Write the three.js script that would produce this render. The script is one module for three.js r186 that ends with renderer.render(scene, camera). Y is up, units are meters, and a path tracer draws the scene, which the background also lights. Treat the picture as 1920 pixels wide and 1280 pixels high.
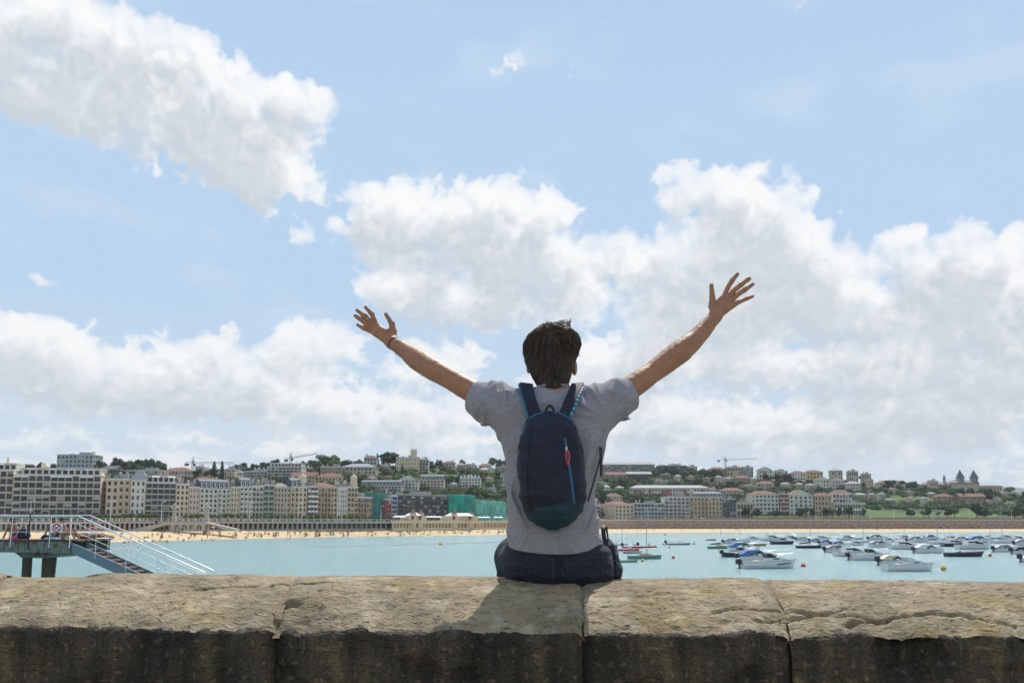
import * as THREE from 'three';
import { mergeGeometries, mergeVertices } from 'three/addons/utils/BufferGeometryUtils.js';
import { ImprovedNoise } from 'three/addons/math/ImprovedNoise.js';

// ---------------------------------------------------------------- camera, sky, sun, exposure
const F = 1600, PCY = 814, PITCH = 6 * Math.PI / 180, EYE = 5.5;      // focal length and lens shift in photo pixels, eye height above the sea
const scene = new THREE.Scene();
const camera = new THREE.PerspectiveCamera(2 * Math.atan(640 / F) * 180 / Math.PI, 1.5, 0.1, 20000);
camera.position.set(0, EYE, 0);
camera.rotation.x = PITCH;
camera.setViewOffset(1920, 1280, 0, 640 - PCY, 1920, 1280);
camera.updateProjectionMatrix();
const renderer = new THREE.WebGLRenderer({ antialias: true });
renderer.toneMapping = THREE.LinearToneMapping;
renderer.toneMappingExposure = 1.0;
renderer.shadowMap.enabled = true;
const SUN_AZ = 13, SUN_EL = 52, RAD = Math.PI / 180;
const sun = new THREE.DirectionalLight(new THREE.Color().setRGB(1, 0.95, 0.87), 5);
sun.position.set(Math.sin(SUN_AZ * RAD) * Math.cos(SUN_EL * RAD) * 900, Math.sin(SUN_EL * RAD) * 900, -Math.cos(SUN_AZ * RAD) * Math.cos(SUN_EL * RAD) * 900);
sun.castShadow = true;
sun.shadow.mapSize.set(4096, 4096);
Object.assign(sun.shadow.camera, { left: -900, right: 900, top: 900, bottom: -900, near: 1, far: 4000 });
scene.add(sun, sun.target);

// ---------------------------------------------------------------- helpers
let seedState = 7;
const rnd = () => { seedState = (seedState + 0x6d2b79f5) | 0; let t = Math.imul(seedState ^ (seedState >>> 15), 1 | seedState); t = (t + Math.imul(t ^ (t >>> 7), 61 | t)) ^ t; return ((t ^ (t >>> 14)) >>> 0) / 4294967296; };
const rr = (a, b) => a + (b - a) * rnd();
const clamp = (x, a = 0, b = 1) => Math.min(b, Math.max(a, x));
const mix = (a, b, t) => a + (b - a) * t;
const sst = (a, b, x) => { const t = clamp((x - a) / (b - a)); return t * t * (3 - 2 * t); };
const V = (x, y, z) => new THREE.Vector3(x, y, z);
const perlin = new ImprovedNoise();
const fbm3 = (x, y, z, o = 4) => { let s = 0, a = 0.5; for (let i = 0; i < o; i++) { s += a * perlin.noise(x, y, z); x *= 2.03; y *= 2.03; z *= 2.03; a *= 0.5; } return s; };
// periodic 2-D gradient noise
const PERM = new Uint8Array(512); { const p = [...Array(256).keys()]; for (let i = 255; i > 0; i--) { const j = Math.floor(rnd() * (i + 1)); [p[i], p[j]] = [p[j], p[i]]; } for (let i = 0; i < 512; i++) PERM[i] = p[i & 255]; }
const GX = new Float32Array(256), GY = new Float32Array(256); for (let i = 0; i < 256; i++) { GX[i] = Math.cos(i / 256 * Math.PI * 2); GY[i] = Math.sin(i / 256 * Math.PI * 2); }
function pn(x, y, px = 256, py = 256, s = 0) {
  const xi = Math.floor(x), yi = Math.floor(y), fx = x - xi, fy = y - yi;
  const x0 = ((xi % px) + px) % px, x1 = (x0 + 1) % px, y0 = ((yi % py) + py) % py, y1 = (y0 + 1) % py;
  const h = (a, b) => PERM[(PERM[(a + s * 17) & 255] + b + (a >> 8) * 31) & 255];
  const u = fx * fx * fx * (fx * (fx * 6 - 15) + 10), v = fy * fy * fy * (fy * (fy * 6 - 15) + 10);
  const a = h(x0, y0), b = h(x1, y0), c = h(x0, y1), d = h(x1, y1);
  const n0 = GX[a] * fx + GY[a] * fy, n1 = GX[b] * (fx - 1) + GY[b] * fy, n2 = GX[c] * fx + GY[c] * (fy - 1), n3 = GX[d] * (fx - 1) + GY[d] * (fy - 1);
  return 1.4 * (n0 + u * (n1 - n0) + v * (n2 + u * (n3 - n2) - n0 - u * (n1 - n0)));
}
const pf = (x, y, p, q, o, s = 0) => { let r = 0, a = 0.5; for (let i = 0; i < o; i++) { r += a * pn(x, y, p, q, s + i); x *= 2; y *= 2; p *= 2; q *= 2; a *= 0.5; } return r; };
// a repeating texture computed from fn(u, v) -> [r, g, b] (0..1, sRGB if colour) or one number
function tex(w, h, fn, colour = true) {
  const d = new Uint8Array(w * h * 4);
  for (let y = 0; y < h; y++) for (let x = 0; x < w; x++) {
    const c = fn(x / w, y / h), o = (y * w + x) * 4;
    if (typeof c === 'number') d[o] = d[o + 1] = d[o + 2] = clamp(c) * 255; else for (let k = 0; k < 3; k++) d[o + k] = clamp(c[k]) * 255;
    d[o + 3] = 255;
  }
  const t = new THREE.DataTexture(d, w, h);
  t.wrapS = t.wrapT = THREE.RepeatWrapping; t.magFilter = THREE.LinearFilter; t.minFilter = THREE.LinearMipmapLinearFilter; t.generateMipmaps = true;
  if (colour) t.colorSpace = THREE.SRGBColorSpace;
  t.needsUpdate = true;
  return t;
}
const lin = (r, g, b) => new THREE.Color().setRGB(r, g, b);
const mat = (c, rough = 0.8, extra = {}) => new THREE.MeshStandardMaterial({ color: Array.isArray(c) ? lin(...c) : c, roughness: rough, ...extra });
// photo pixel at horizontal depth D (metres) -> the place it stands
const CP = Math.cos(PITCH), SP = Math.sin(PITCH);
function at(px, py, D) {
  const cx = (px - 960) / F, cy = -(py - PCY) / F, t = D / (CP - cy * SP);
  return V(cx * t, EYE + (cy * CP + SP) * t, -D);
}
const taken = new Map();
function numbered(name) { const n = taken.get(name) ?? 0; taken.set(name, n + 1); return n ? name + '_' + String(n).padStart(3, '0') : name; }
function tag(o, label, category, group, kind) { if (label) o.userData.label = label; if (category) o.userData.category = category; if (group) o.userData.group = group; if (kind) o.userData.kind = kind; return o; }
function thing(name, label, category, pos, turn = 0, group) {
  const o = new THREE.Group(); o.name = numbered(name); scene.add(o);
  if (pos) o.position.copy(pos);
  o.rotation.y = turn;
  return tag(o, label, category, group);
}
function part(name, geo, m, parent) {
  const o = new THREE.Mesh(geo, m); o.name = parent === scene ? numbered(name) : name; o.castShadow = o.receiveShadow = true; parent.add(o); return o;
}
function structure(name, geo, m) { const o = part(name, geo, m, scene); o.userData.kind = 'structure'; return o; }
const box = (w, h, d, x = 0, y = 0, z = 0) => new THREE.BoxGeometry(w, h, d).translate(x, y, z);
function bar(a, b, r, seg = 6, r2 = r) {
  const d = b.clone().sub(a), g = new THREE.CylinderGeometry(r2, r, d.length(), seg, 1);
  return g.applyQuaternion(new THREE.Quaternion().setFromUnitVectors(V(0, 1, 0), d.normalize())).translate((a.x + b.x) / 2, (a.y + b.y) / 2, (a.z + b.z) / 2);
}
const tube = (pts, r, seg = 24, rad = 6, closed = false) => new THREE.TubeGeometry(new THREE.CatmullRomCurve3(pts, closed), seg, r, rad, closed);
function merge(list) { return mergeGeometries(list.map((g) => { g = g.index ? g.toNonIndexed() : g; for (const k of Object.keys(g.attributes)) if (!['position', 'normal', 'uv'].includes(k)) g.deleteAttribute(k); return g; })); }
// naive surface nets over a distance field
function surfaceNets(sdf, lo, hi, cell, uvFn) {
  const n = [0, 1, 2].map((k) => Math.ceil((hi[k] - lo[k]) / cell) + 1), [nx, ny, nz] = n;
  const val = new Float32Array(nx * ny * nz);
  const K = 6;                                                                   // blocks far from the surface are filled from one sample
  for (let bz = 0; bz < nz; bz += K) for (let by = 0; by < ny; by += K) for (let bx = 0; bx < nx; bx += K) {
    const c = sdf(lo[0] + (bx + K / 2) * cell, lo[1] + (by + K / 2) * cell, lo[2] + (bz + K / 2) * cell), far = Math.abs(c) > K * cell * 1.9;
    for (let z = bz; z < Math.min(nz, bz + K); z++) for (let y = by; y < Math.min(ny, by + K); y++) for (let x = bx; x < Math.min(nx, bx + K); x++) val[x + nx * (y + ny * z)] = far ? c : sdf(lo[0] + x * cell, lo[1] + y * cell, lo[2] + z * cell);
  }
  const vid = new Int32Array(nx * ny * nz).fill(-1), P = [], idx = [];
  const off = [0, 1, nx, nx + 1, nx * ny, nx * ny + 1, nx * ny + nx, nx * ny + nx + 1];
  const E = [[0, 1], [2, 3], [4, 5], [6, 7], [0, 2], [1, 3], [4, 6], [5, 7], [0, 4], [1, 5], [2, 6], [3, 7]];
  for (let z = 0; z < nz - 1; z++) for (let y = 0; y < ny - 1; y++) for (let x = 0; x < nx - 1; x++) {
    const i = x + nx * (y + ny * z);
    let m = 0; for (let k = 0; k < 8; k++) if (val[i + off[k]] < 0) m |= 1 << k;
    if (m === 0 || m === 255) continue;
    let sx = 0, sy = 0, sz = 0, c = 0;
    for (const [a, b] of E) {
      if (((m >> a) & 1) === ((m >> b) & 1)) continue;
      const va = val[i + off[a]], vb = val[i + off[b]], t = va / (va - vb);
      sx += mix(a & 1, b & 1, t); sy += mix((a >> 1) & 1, (b >> 1) & 1, t); sz += mix(a >> 2, b >> 2, t); c++;
    }
    vid[i] = P.length / 3;
    P.push(lo[0] + (x + sx / c) * cell, lo[1] + (y + sy / c) * cell, lo[2] + (z + sz / c) * cell);
  }
  for (let z = 1; z < nz - 1; z++) for (let y = 1; y < ny - 1; y++) for (let x = 1; x < nx - 1; x++) {
    const i = x + nx * (y + ny * z), s0 = val[i] < 0;
    const quad = (j, a, b, c, d) => { if ((val[j] < 0) === s0) return; const q = [vid[a], vid[b], vid[c], vid[d]]; if (q.includes(-1)) return; if (s0) idx.push(q[0], q[1], q[2], q[0], q[2], q[3]); else idx.push(q[0], q[2], q[1], q[0], q[3], q[2]); };
    quad(i + 1, i, i - nx, i - nx - nx * ny, i - nx * ny);
    quad(i + nx, i, i - nx * ny, i - nx * ny - 1, i - 1);
    quad(i + nx * ny, i, i - 1, i - 1 - nx, i - nx);
  }
  const g = new THREE.BufferGeometry();
  const pos = new Float32Array(P), nor = new Float32Array(P.length), uv = new Float32Array(P.length / 3 * 2), e = cell * 0.5;
  for (let k = 0; k < pos.length; k += 3) {
    const [x, y, z] = [pos[k], pos[k + 1], pos[k + 2]];
    let gx = sdf(x + e, y, z) - sdf(x - e, y, z), gy = sdf(x, y + e, z) - sdf(x, y - e, z), gz = sdf(x, y, z + e) - sdf(x, y, z - e);
    const l = Math.hypot(gx, gy, gz) || 1; nor[k] = gx / l; nor[k + 1] = gy / l; nor[k + 2] = gz / l;
    const t = uvFn ? uvFn(x, y, z) : [x + z * 0.7, y + z * 0.3]; uv[k / 3 * 2] = t[0]; uv[k / 3 * 2 + 1] = t[1];
  }
  g.setAttribute('position', new THREE.BufferAttribute(pos, 3)); g.setAttribute('normal', new THREE.BufferAttribute(nor, 3)); g.setAttribute('uv', new THREE.BufferAttribute(uv, 2));
  g.setIndex(idx);
  return g;
}
const smin = (a, b, k) => { const h = Math.max(k - Math.abs(a - b), 0) / k; return Math.min(a, b) - h * h * k * 0.25; };
const smax = (a, b, k) => -smin(-a, -b, k);
function capsule(x, y, z, a, b, ra, rb) {      // tapered capsule between two points
  const bx = b.x - a.x, by = b.y - a.y, bz = b.z - a.z, t = clamp(((x - a.x) * bx + (y - a.y) * by + (z - a.z) * bz) / (bx * bx + by * by + bz * bz));
  return Math.hypot(x - a.x - bx * t, y - a.y - by * t, z - a.z - bz * t) - mix(ra, rb, t);
}

// ---------------------------------------------------------------- the sky: pale summer blue with cumulus, denser to the horizon
{
  const W = 4096, Hh = 2048, data = new Float32Array(W * Hh * 4);
  const toAE = (px, py) => { const p = at(px, py, 1); return [Math.atan2(p.x, 1) / RAD, Math.atan2(p.y - EYE, Math.hypot(p.x, 1)) / RAD]; };
  const blobs = [];
  const blob = (px, py, rx, ry, w = 1) => { const [a, e] = toAE(px, py); blobs.push([a, e, rx / 28, ry / 28, w]); };
  for (const b of [
    [40, 70, 230, 120], [200, 110, 170, 110], [350, 165, 140, 90], [480, 190, 120, 65], [570, 195, 70, 50], [470, 285, 140, 90], [330, 240, 170, 90], [510, 345, 85, 60], [90, 160, 170, 75], [572, 432, 28, 34, 0.8],
    [690, 400, 95, 75], [800, 400, 130, 80], [950, 395, 120, 85], [1020, 440, 95, 75], [860, 500, 240, 95], [1020, 530, 130, 90], [760, 560, 130, 50, 0.8], [900, 590, 150, 45, 0.8],
    [1290, 345, 85, 55], [1400, 350, 90, 55], [1470, 420, 100, 75], [1360, 460, 170, 100], [1550, 510, 90, 75], [1180, 470, 100, 55], [1250, 560, 200, 80], [1450, 560, 190, 90], [1600, 590, 120, 60],
    [1730, 465, 95, 60], [1850, 500, 120, 70], [1790, 560, 170, 80], [1930, 600, 120, 80],
    [60, 625, 130, 45], [20, 690, 150, 60], [400, 670, 200, 55, 0.8], [600, 640, 120, 60, 0.8], [250, 720, 230, 60, 0.9], [520, 740, 220, 60, 0.8], [820, 690, 130, 70, 0.8], [760, 790, 220, 50, 0.8], [1120, 690, 160, 80, 0.9], [1300, 660, 180, 70, 0.9], [1500, 690, 200, 45, 1.1], [1720, 690, 200, 80, 0.9], [1880, 740, 150, 80, 0.8], [1250, 790, 250, 55, 0.8], [1600, 800, 260, 60, 0.8],
    [960, 115, 60, 42, 0.38], [92, 520, 46, 20, 0.42], [1078, 148, 32, 26, 0.25], [1130, 40, 70, 20, 0.2], [1520, 8, 60, 16, 0.3], [1170, 175, 30, 16, 0.2]]) blob(...b);
  for (let i = 0; i < 150; i++) {                       // the same kind of sky goes on all round
    const a = rr(38, 322), e = 4 + 66 * Math.pow(rnd(), 1.5), s = rr(2, 5.5);
    for (let k = 0; k < 5; k++) blobs.push([a + rr(-1, 1) * s * 1.3 / Math.cos(e * RAD), e + rr(-0.5, 0.5) * s, s * rr(0.6, 1.2), s * rr(0.45, 0.8), rr(0.6, 1)]);
  }
  const bins = Array.from({ length: 360 }, () => []);
  for (const b of blobs) { const c = Math.max(0.25, Math.cos(Math.min(85, b[1] + b[3]) * RAD)); for (let k = Math.floor(b[0] - 1.4 * b[2] / c) - 1; k <= b[0] + 1.4 * b[2] / c + 1; k++) bins[((k % 360) + 360) % 360].push(b); }
  const P = 360;
  const body = (az, el) => {
    const wx = pf(az * 0.5, el * 0.5, 180, 256, 3, 3) * 2.2, wy = pf(az * 0.5 + 7, el * 0.5 + 31, 180, 256, 3, 9) * 1.7, A = az + wx, Ee = el + wy, c = Math.cos(el * RAD);
    let m = 0;
    for (const b of bins[((Math.floor(az) % 360) + 360) % 360]) {
      let da = A - b[0]; da = (da - Math.round(da / 360) * 360) * c / b[2]; const de = (Ee - b[1]) / b[3], q = 1 - (da * da + de * de) / 1.5;
      if (q > 0) m += b[4] * q * q * (1.5 - 0.5 * b[4]);
    }
    const low = sst(14, 3, el) * (0.46 + 0.9 * pf(az * 0.25, el * 0.7, 90, 256, 3, 21));
    return Math.min(1.25, m + Math.max(0, low));
  };
  const detail = (az, el, oct = 5) => {
    const wx = 0.9 * pn(az * 0.7, el * 0.8, 252, 512, 51) + 0.35 * pn(az * 2, el * 2.2, 720, 512, 53), wy = 0.9 * pn(az * 0.7 + 9, el * 0.8 + 5, 252, 512, 57) + 0.35 * pn(az * 2 + 3, el * 2.2 + 8, 720, 512, 59);
    let s = 0, a = 0.55, k = 0.5; const x = az + wx, y = el * 1.15 + wy;
    for (let i = 0; i < oct; i++) { const n = pn(x * k, y * k, Math.round(P * k), 512, 40 + i); s += a * (0.6 * (0.42 - 1.7 * Math.abs(n)) + 0.5 * n); k *= 2; a *= 0.56; }
    return s;
  };
  const dens = (az, el, oct) => { const m = body(az, el); return m <= 0.01 ? -1 : m * 1.45 - 0.50 + 1.05 * detail(az, el, oct) * Math.min(1, m * 2.4); };
  const zen = [0.20, 0.40, 0.76], mid = [0.49, 0.665, 0.88], hor = [0.70, 0.795, 0.88];
  for (let r = 0; r < Hh; r++) {
    const el = ((r + 0.5) / Hh - 0.5) * 180;
    for (let c = 0; c < W; c++) {
      const o = (r * W + c) * 4;
      if (el < -0.5) { data[o] = 0.55; data[o + 1] = 0.62; data[o + 2] = 0.66; data[o + 3] = 1; continue; }
      const az = ((c + 0.5) / W - 0.5) * 360 + 90, d = dens(az, el);
      const t1 = sst(0, 17, el), t2 = sst(20, 75, el);
      let R = mix(mix(hor[0], mid[0], t1), zen[0], t2), G = mix(mix(hor[1], mid[1], t1), zen[1], t2), B = mix(mix(hor[2], mid[2], t1), zen[2], t2);
      const veil = 0.20 * sst(0.0, 0.5, pf(az * 0.12 + 2, el * 0.25, 43, 256, 4, 97)); R = mix(R, 0.86, veil); G = mix(G, 0.90, veil); B = mix(B, 0.95, veil);
      if (d > 0) {
        const thin = 1.5 + 3.0 * sst(0.3, -0.3, pf(az * 0.3, el * 0.4, 108, 256, 2, 88)), a = (1 - Math.exp(-thin * d)) * 0.985;
        let od = 0; for (let q = 1; q <= 4; q++) od += Math.max(0, dens(az + 0.3 * q, el + 0.6 * q, 2)) * (q < 3 ? 1 : 0.7);   // sunlight comes down through the cloud
        const relief = clamp(dens(az, el, 4) - dens(az + 0.3, el + 0.55, 4), -0.6, 0.6);
        const lightness = clamp(0.84 + 0.19 * Math.exp(-0.36 * od) + 0.12 * relief - 0.085 * clamp(od - 2.2, 0, 2), 0.66, 1.0);
        const sh = 0.98 - lightness; R = mix(R, lightness - 0.14 * sh, a); G = mix(G, lightness + 0.02 * sh, a); B = mix(B, lightness + 0.16 * sh, a);
      }
      data[o] = R; data[o + 1] = G; data[o + 2] = B; data[o + 3] = 1;
    }
  }
  const sky = new THREE.DataTexture(data, W, Hh, THREE.RGBAFormat, THREE.FloatType);
  sky.mapping = THREE.EquirectangularReflectionMapping; sky.magFilter = sky.minFilter = THREE.LinearFilter; sky.needsUpdate = true;
  scene.background = sky; scene.environment = sky;
}
// ---------------------------------------------------------------- the sea
{
  const wave = tex(1024, 1024, (u, v) => 0.5 + 0.42 * pf(u * 10, v * 14, 10, 14, 5, 60) + 0.22 * pf(u * 40, v * 56, 40, 56, 3, 70), false);
  wave.repeat.set(1 / 9, 1 / 9);
  const m = new THREE.MeshPhysicalMaterial({ color: lin(0.19, 0.345, 0.36), roughness: 0.2, specularIntensity: 0.6, bumpMap: wave, bumpScale: 0.5 });
  const g = new THREE.PlaneGeometry(9000, 9000, 1, 1).rotateX(-Math.PI / 2).translate(0, 0, -3000);
  const p = g.attributes.position, uv = g.attributes.uv;
  for (let i = 0; i < p.count; i++) uv.setXY(i, p.getX(i), p.getZ(i));
  structure('sea', g, m);
}

// ---------------------------------------------------------------- the old sea wall: coping stones, stained face with shade in its colour, mortar joints
const WALL_TILT = (x) => -0.0085 * x;
{
  const stoneTex = tex(1024, 1024, (u, v) => {
    const a = pf(u * 4, v * 4, 4, 4, 5, 1), b = pf(u * 24, v * 40, 24, 40, 4, 5), c = pn(u * 160, v * 220, 160, 220, 11), sp = Math.max(0, pn(u * 60, v * 90, 60, 90, 15) - 0.42);
    const li = pf(u * 9, v * 9, 9, 9, 4, 33);
    let L = 0.72 + 0.20 * a + 0.17 * b + 0.07 * c - 0.7 * sp;
    const w = sst(0.14, 0.3, li) * 0.10, ye = sst(0.05, 0.35, pf(u * 5 + 2, v * 7, 5, 7, 4, 47)) * 0.05;
    return [L * 0.985 + w, L * 0.925 + w * 1.05 - ye * 0.3, L * 0.80 + w * 1.15 - ye * 1.6];
  });
  const stoneBump = tex(1024, 1024, (u, v) => {
    const b = pf(u * 20, v * 34, 20, 34, 5, 5), c = pn(u * 180, v * 240, 180, 240, 11), pit = sst(0.30, 0.55, pn(u * 44, v * 80, 44, 80, 19)) + sst(0.35, 0.6, pn(u * 90, v * 130, 90, 130, 23)) * 0.6;
    return 0.62 + 0.35 * b + 0.12 * c - 0.5 * pit;
  }, false);
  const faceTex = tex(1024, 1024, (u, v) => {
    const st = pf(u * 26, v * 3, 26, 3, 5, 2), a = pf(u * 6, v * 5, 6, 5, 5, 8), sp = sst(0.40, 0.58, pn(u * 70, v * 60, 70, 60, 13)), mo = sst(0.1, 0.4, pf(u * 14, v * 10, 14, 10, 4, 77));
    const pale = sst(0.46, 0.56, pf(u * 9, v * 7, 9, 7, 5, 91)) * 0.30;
    let L = 0.185 + 0.15 * st + 0.16 * a + 0.06 * pn(u * 200, v * 160, 200, 160, 3) + 0.10 * sp + pale;  // streaky stain, base tone lowered so the colour carries part of the shade
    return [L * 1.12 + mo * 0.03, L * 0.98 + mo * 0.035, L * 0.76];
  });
  const stoneMat = new THREE.MeshStandardMaterial({ map: stoneTex, color: lin(0.51, 0.458, 0.385), roughness: 0.95, bumpMap: stoneBump, bumpScale: 0.007, vertexColors: true });
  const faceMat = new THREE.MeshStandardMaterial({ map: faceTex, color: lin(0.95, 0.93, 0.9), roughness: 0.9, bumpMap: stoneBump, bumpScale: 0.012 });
  const mortarMat = mat([0.20, 0.15, 0.09], 0.95, { bumpMap: stoneBump, bumpScale: 0.01 });
  const wall = thing('sea_wall', 'weathered stone harbour wall with rounded coping that the person sits on', 'wall', V(0, EYE, 0));
  // profile across the wall: [depth from the camera, height relative to the eye]
  const prof = new THREE.CatmullRomCurve3([[3.315, -0.50], [3.31, -0.30], [3.285, -0.222], [3.22, -0.2], [3.08, -0.192], [2.92, -0.207], [2.78, -0.243], [2.68, -0.281], [2.630, -0.308], [2.606, -0.326]].map(([d, y]) => V(0, y, -d)), false, 'centripetal');
  // joints: photo x at the far edge and at the near edge
  const jointX = (far, near) => [(far - 960) / F * 3.25, (near - 960) / F * 2.6];
  const joints = [jointX(-700, -800), jointX(30, -25), jointX(575, 520), jointX(1088, 1092), jointX(1418, 1472), jointX(2300, 2330), jointX(3000, 3100)];
  const NS = 120;
  const profPts = prof.getSpacedPoints(NS);
  const edgeWave = (x) => 0.05 * fbm3(x * 2.0, 3.1, 0, 3) + 0.06 * fbm3(x * 6, 8.1, 1, 4) + 0.05 * Math.min(0, fbm3(x * 3.1 + 4, 1.7, 6, 3) + 0.1);
  // longer cracks that run along the right-hand stone and the big chip left of the second joint
  const cracks = [[[0.62, 2.72], [0.78, 2.735], [0.95, 2.70], [1.12, 2.68]], [[0.74, 2.66], [0.9, 2.68], [1.05, 2.73]], [[1.02, 2.64], [1.18, 2.70], [1.32, 2.72], [1.55, 2.655]], [[0.55, 3.17], [0.85, 3.09], [1.2, 3.12], [1.6, 3.02]], [[-1.05, 2.85], [-0.8, 2.9], [-0.6, 2.96]], [[-1.8, 2.98], [-1.66, 3.1], [-1.45, 3.14]]];
  const segD = (x, y, [ax, ay], [bx, by]) => { const t = clamp(((x - ax) * (bx - ax) + (y - ay) * (by - ay)) / ((bx - ax) ** 2 + (by - ay) ** 2)); return Math.hypot(x - ax - (bx - ax) * t, y - ay - (by - ay) * t); };
  const crackD = (x, d) => { let m = 9; const wx = x + 0.03 * fbm3(x * 9, d * 9, 4, 3), wd = d + 0.03 * fbm3(x * 8, d * 8, 9, 3); for (const c of cracks) for (let i = 0; i + 1 < c.length; i++) m = Math.min(m, segD(wx, wd, c[i], c[i + 1])); return m; };
  for (let j = 0; j + 1 < joints.length; j++) {
    const [aF, aN] = joints[j], [bF, bN] = joints[j + 1], fine = j >= 1 && j <= 4, NX = fine ? Math.ceil((bN - aN) / 0.0065) : 60, gap = 0.003;
    const pos = [], col = [], uv = [], idx = [];
    for (let i = 0; i <= NX; i++) for (let k = 0; k <= NS; k++) {
      const p = profPts[k], d0 = -p.z, tt = clamp((3.25 - d0) / 0.65), wob = 0.012 * fbm3(d0 * 9, j * 7.3, 2, 3);
      const xa = mix(aF, aN, tt) + gap + wob, xb = mix(bF, bN, tt) - gap + 0.012 * fbm3(d0 * 9, (j + 1) * 7.3, 2, 3), x = mix(xa, xb, i / NX);
      const eg = Math.min(x - xa, xb - x);                                      // rounding towards the joints
      const near = sst(2.80, 2.60, d0);
      let y = p.y + WALL_TILT(x) + near * 0.5 * edgeWave(x + 3.7) - 0.010 * Math.pow(1 - clamp(eg / 0.03), 2.2), d = d0 - near * edgeWave(x);
      const q = fbm3(x * 3.1, d0 * 3.1, j, 3) * 0.014 + fbm3(x * 12, d0 * 18, j + 5, 3) * 0.005;
      const pit = -0.006 * sst(0.32, 0.55, perlin.noise(x * 21, d0 * 46, 3.3)) - 0.004 * sst(0.38, 0.6, perlin.noise(x * 48, d0 * 85, 8.3));
      const cd = crackD(x, d0), cr = -0.014 * (1 - sst(0.002, 0.010, cd));
      const hole = -0.045 * (1 - sst(0.5, 1, Math.hypot((x + 0.70) / 0.034, (d0 - 2.74) / 0.03) + 0.5 * fbm3(x * 25, d0 * 25, 1, 2)));
      const scar = 0.5 + fbm3(x * 7, d0 * 7, 12, 3), patch = 1 - sst(0.75, 1.05, Math.hypot((x + 1.75) / 0.30, (d0 - 3.14) / 0.16) + 0.7 * fbm3(x * 6, d0 * 9, 2, 3));
      y += q * (1 - near * 0.5) + pit + cr + hole - patch * 0.012 * (j === 1 ? 1 : 0);
      const t = d0 > 3.24 ? 0 : 1;
      pos.push(x, y, -d); uv.push(x * 0.8 + j * 0.37, d0 * 0.8 + (p.y < -0.33 ? p.y : 0) + j * 0.21);
      let c = [1, 1, 1];
      if (j === 1 && patch > 0.02) c = [mix(1, 1.45, patch * scar), mix(1, 1.25, patch * scar), mix(1, 0.85, patch)];
      if (cd < 0.012) { const w = 1 - cd / 0.012; c = c.map((v, n) => mix(v, [0.62, 0.55, 0.42][n], w)); }
      col.push(...c);
    }
    for (let i = 0; i < NX; i++) for (let k = 0; k < NS; k++) { const a = i * (NS + 1) + k, b = a + NS + 1; idx.push(a, b, a + 1, b, b + 1, a + 1); }
    const g = new THREE.BufferGeometry();
    g.setAttribute('position', new THREE.Float32BufferAttribute(pos, 3)); g.setAttribute('uv', new THREE.Float32BufferAttribute(uv, 2)); g.setAttribute('color', new THREE.Float32BufferAttribute(col, 3)); g.setIndex(idx); g.computeVertexNormals();
    part('coping_stone', g, stoneMat, wall);
    // the face block below it, stained and coloured darker to stand for shade
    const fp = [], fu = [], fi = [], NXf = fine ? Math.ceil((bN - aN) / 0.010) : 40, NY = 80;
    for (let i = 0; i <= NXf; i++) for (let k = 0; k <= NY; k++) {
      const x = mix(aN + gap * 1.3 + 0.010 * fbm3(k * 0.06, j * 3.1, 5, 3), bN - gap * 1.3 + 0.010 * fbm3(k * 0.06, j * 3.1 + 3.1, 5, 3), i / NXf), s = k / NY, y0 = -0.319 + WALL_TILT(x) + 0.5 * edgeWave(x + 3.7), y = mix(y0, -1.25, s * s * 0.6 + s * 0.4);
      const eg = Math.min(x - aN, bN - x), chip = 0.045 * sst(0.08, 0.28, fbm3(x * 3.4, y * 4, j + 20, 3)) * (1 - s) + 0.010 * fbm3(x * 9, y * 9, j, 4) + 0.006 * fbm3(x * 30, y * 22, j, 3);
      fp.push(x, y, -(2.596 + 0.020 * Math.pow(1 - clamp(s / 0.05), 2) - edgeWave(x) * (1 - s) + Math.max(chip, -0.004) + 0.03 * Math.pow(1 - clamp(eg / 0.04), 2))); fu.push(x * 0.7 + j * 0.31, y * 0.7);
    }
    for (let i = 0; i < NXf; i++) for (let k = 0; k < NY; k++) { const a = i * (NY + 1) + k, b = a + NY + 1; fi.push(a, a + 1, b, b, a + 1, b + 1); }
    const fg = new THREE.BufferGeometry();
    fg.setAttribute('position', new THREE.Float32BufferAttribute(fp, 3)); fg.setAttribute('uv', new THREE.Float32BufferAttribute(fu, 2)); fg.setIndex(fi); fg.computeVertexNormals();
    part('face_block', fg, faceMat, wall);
  }
  // mortar in the joints, a little sunk
  for (let j = 1; j + 1 < joints.length; j++) {
    const [xF, xN] = joints[j], wide = j === 4 ? 0.024 : 0.011, pts = [], idx = [], uv = [];
    for (let k = 0; k <= NS; k++) for (let i = 0; i <= 6; i++) {
      const p = profPts[k], tt = clamp((3.25 + p.z) / 0.65), x = mix(xF, xN, tt) + 0.012 * fbm3(-p.z * 9, j * 7.3, 2, 3) + (i / 6 - 0.5) * 2 * wide;
      pts.push(x, p.y + WALL_TILT(x) - (p.y < -0.29 ? 0.012 : 0) - 0.006 - 0.010 * (0.5 + fbm3(x * 40, p.z * 22, j, 3)), p.z - (p.y < -0.29 ? 0.015 : 0)); uv.push(x, -p.z);
    }
    for (let k = 0; k < NS; k++) for (let i = 0; i < 6; i++) { const a = k * 7 + i; idx.push(a, a + 7, a + 1, a + 1, a + 7, a + 8); }
    const g = new THREE.BufferGeometry(); g.setAttribute('position', new THREE.Float32BufferAttribute(pts, 3)); g.setAttribute('uv', new THREE.Float32BufferAttribute(uv, 2)); g.setIndex(idx); g.computeVertexNormals();
    part('mortar_joint', g, mortarMat, wall);
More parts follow.
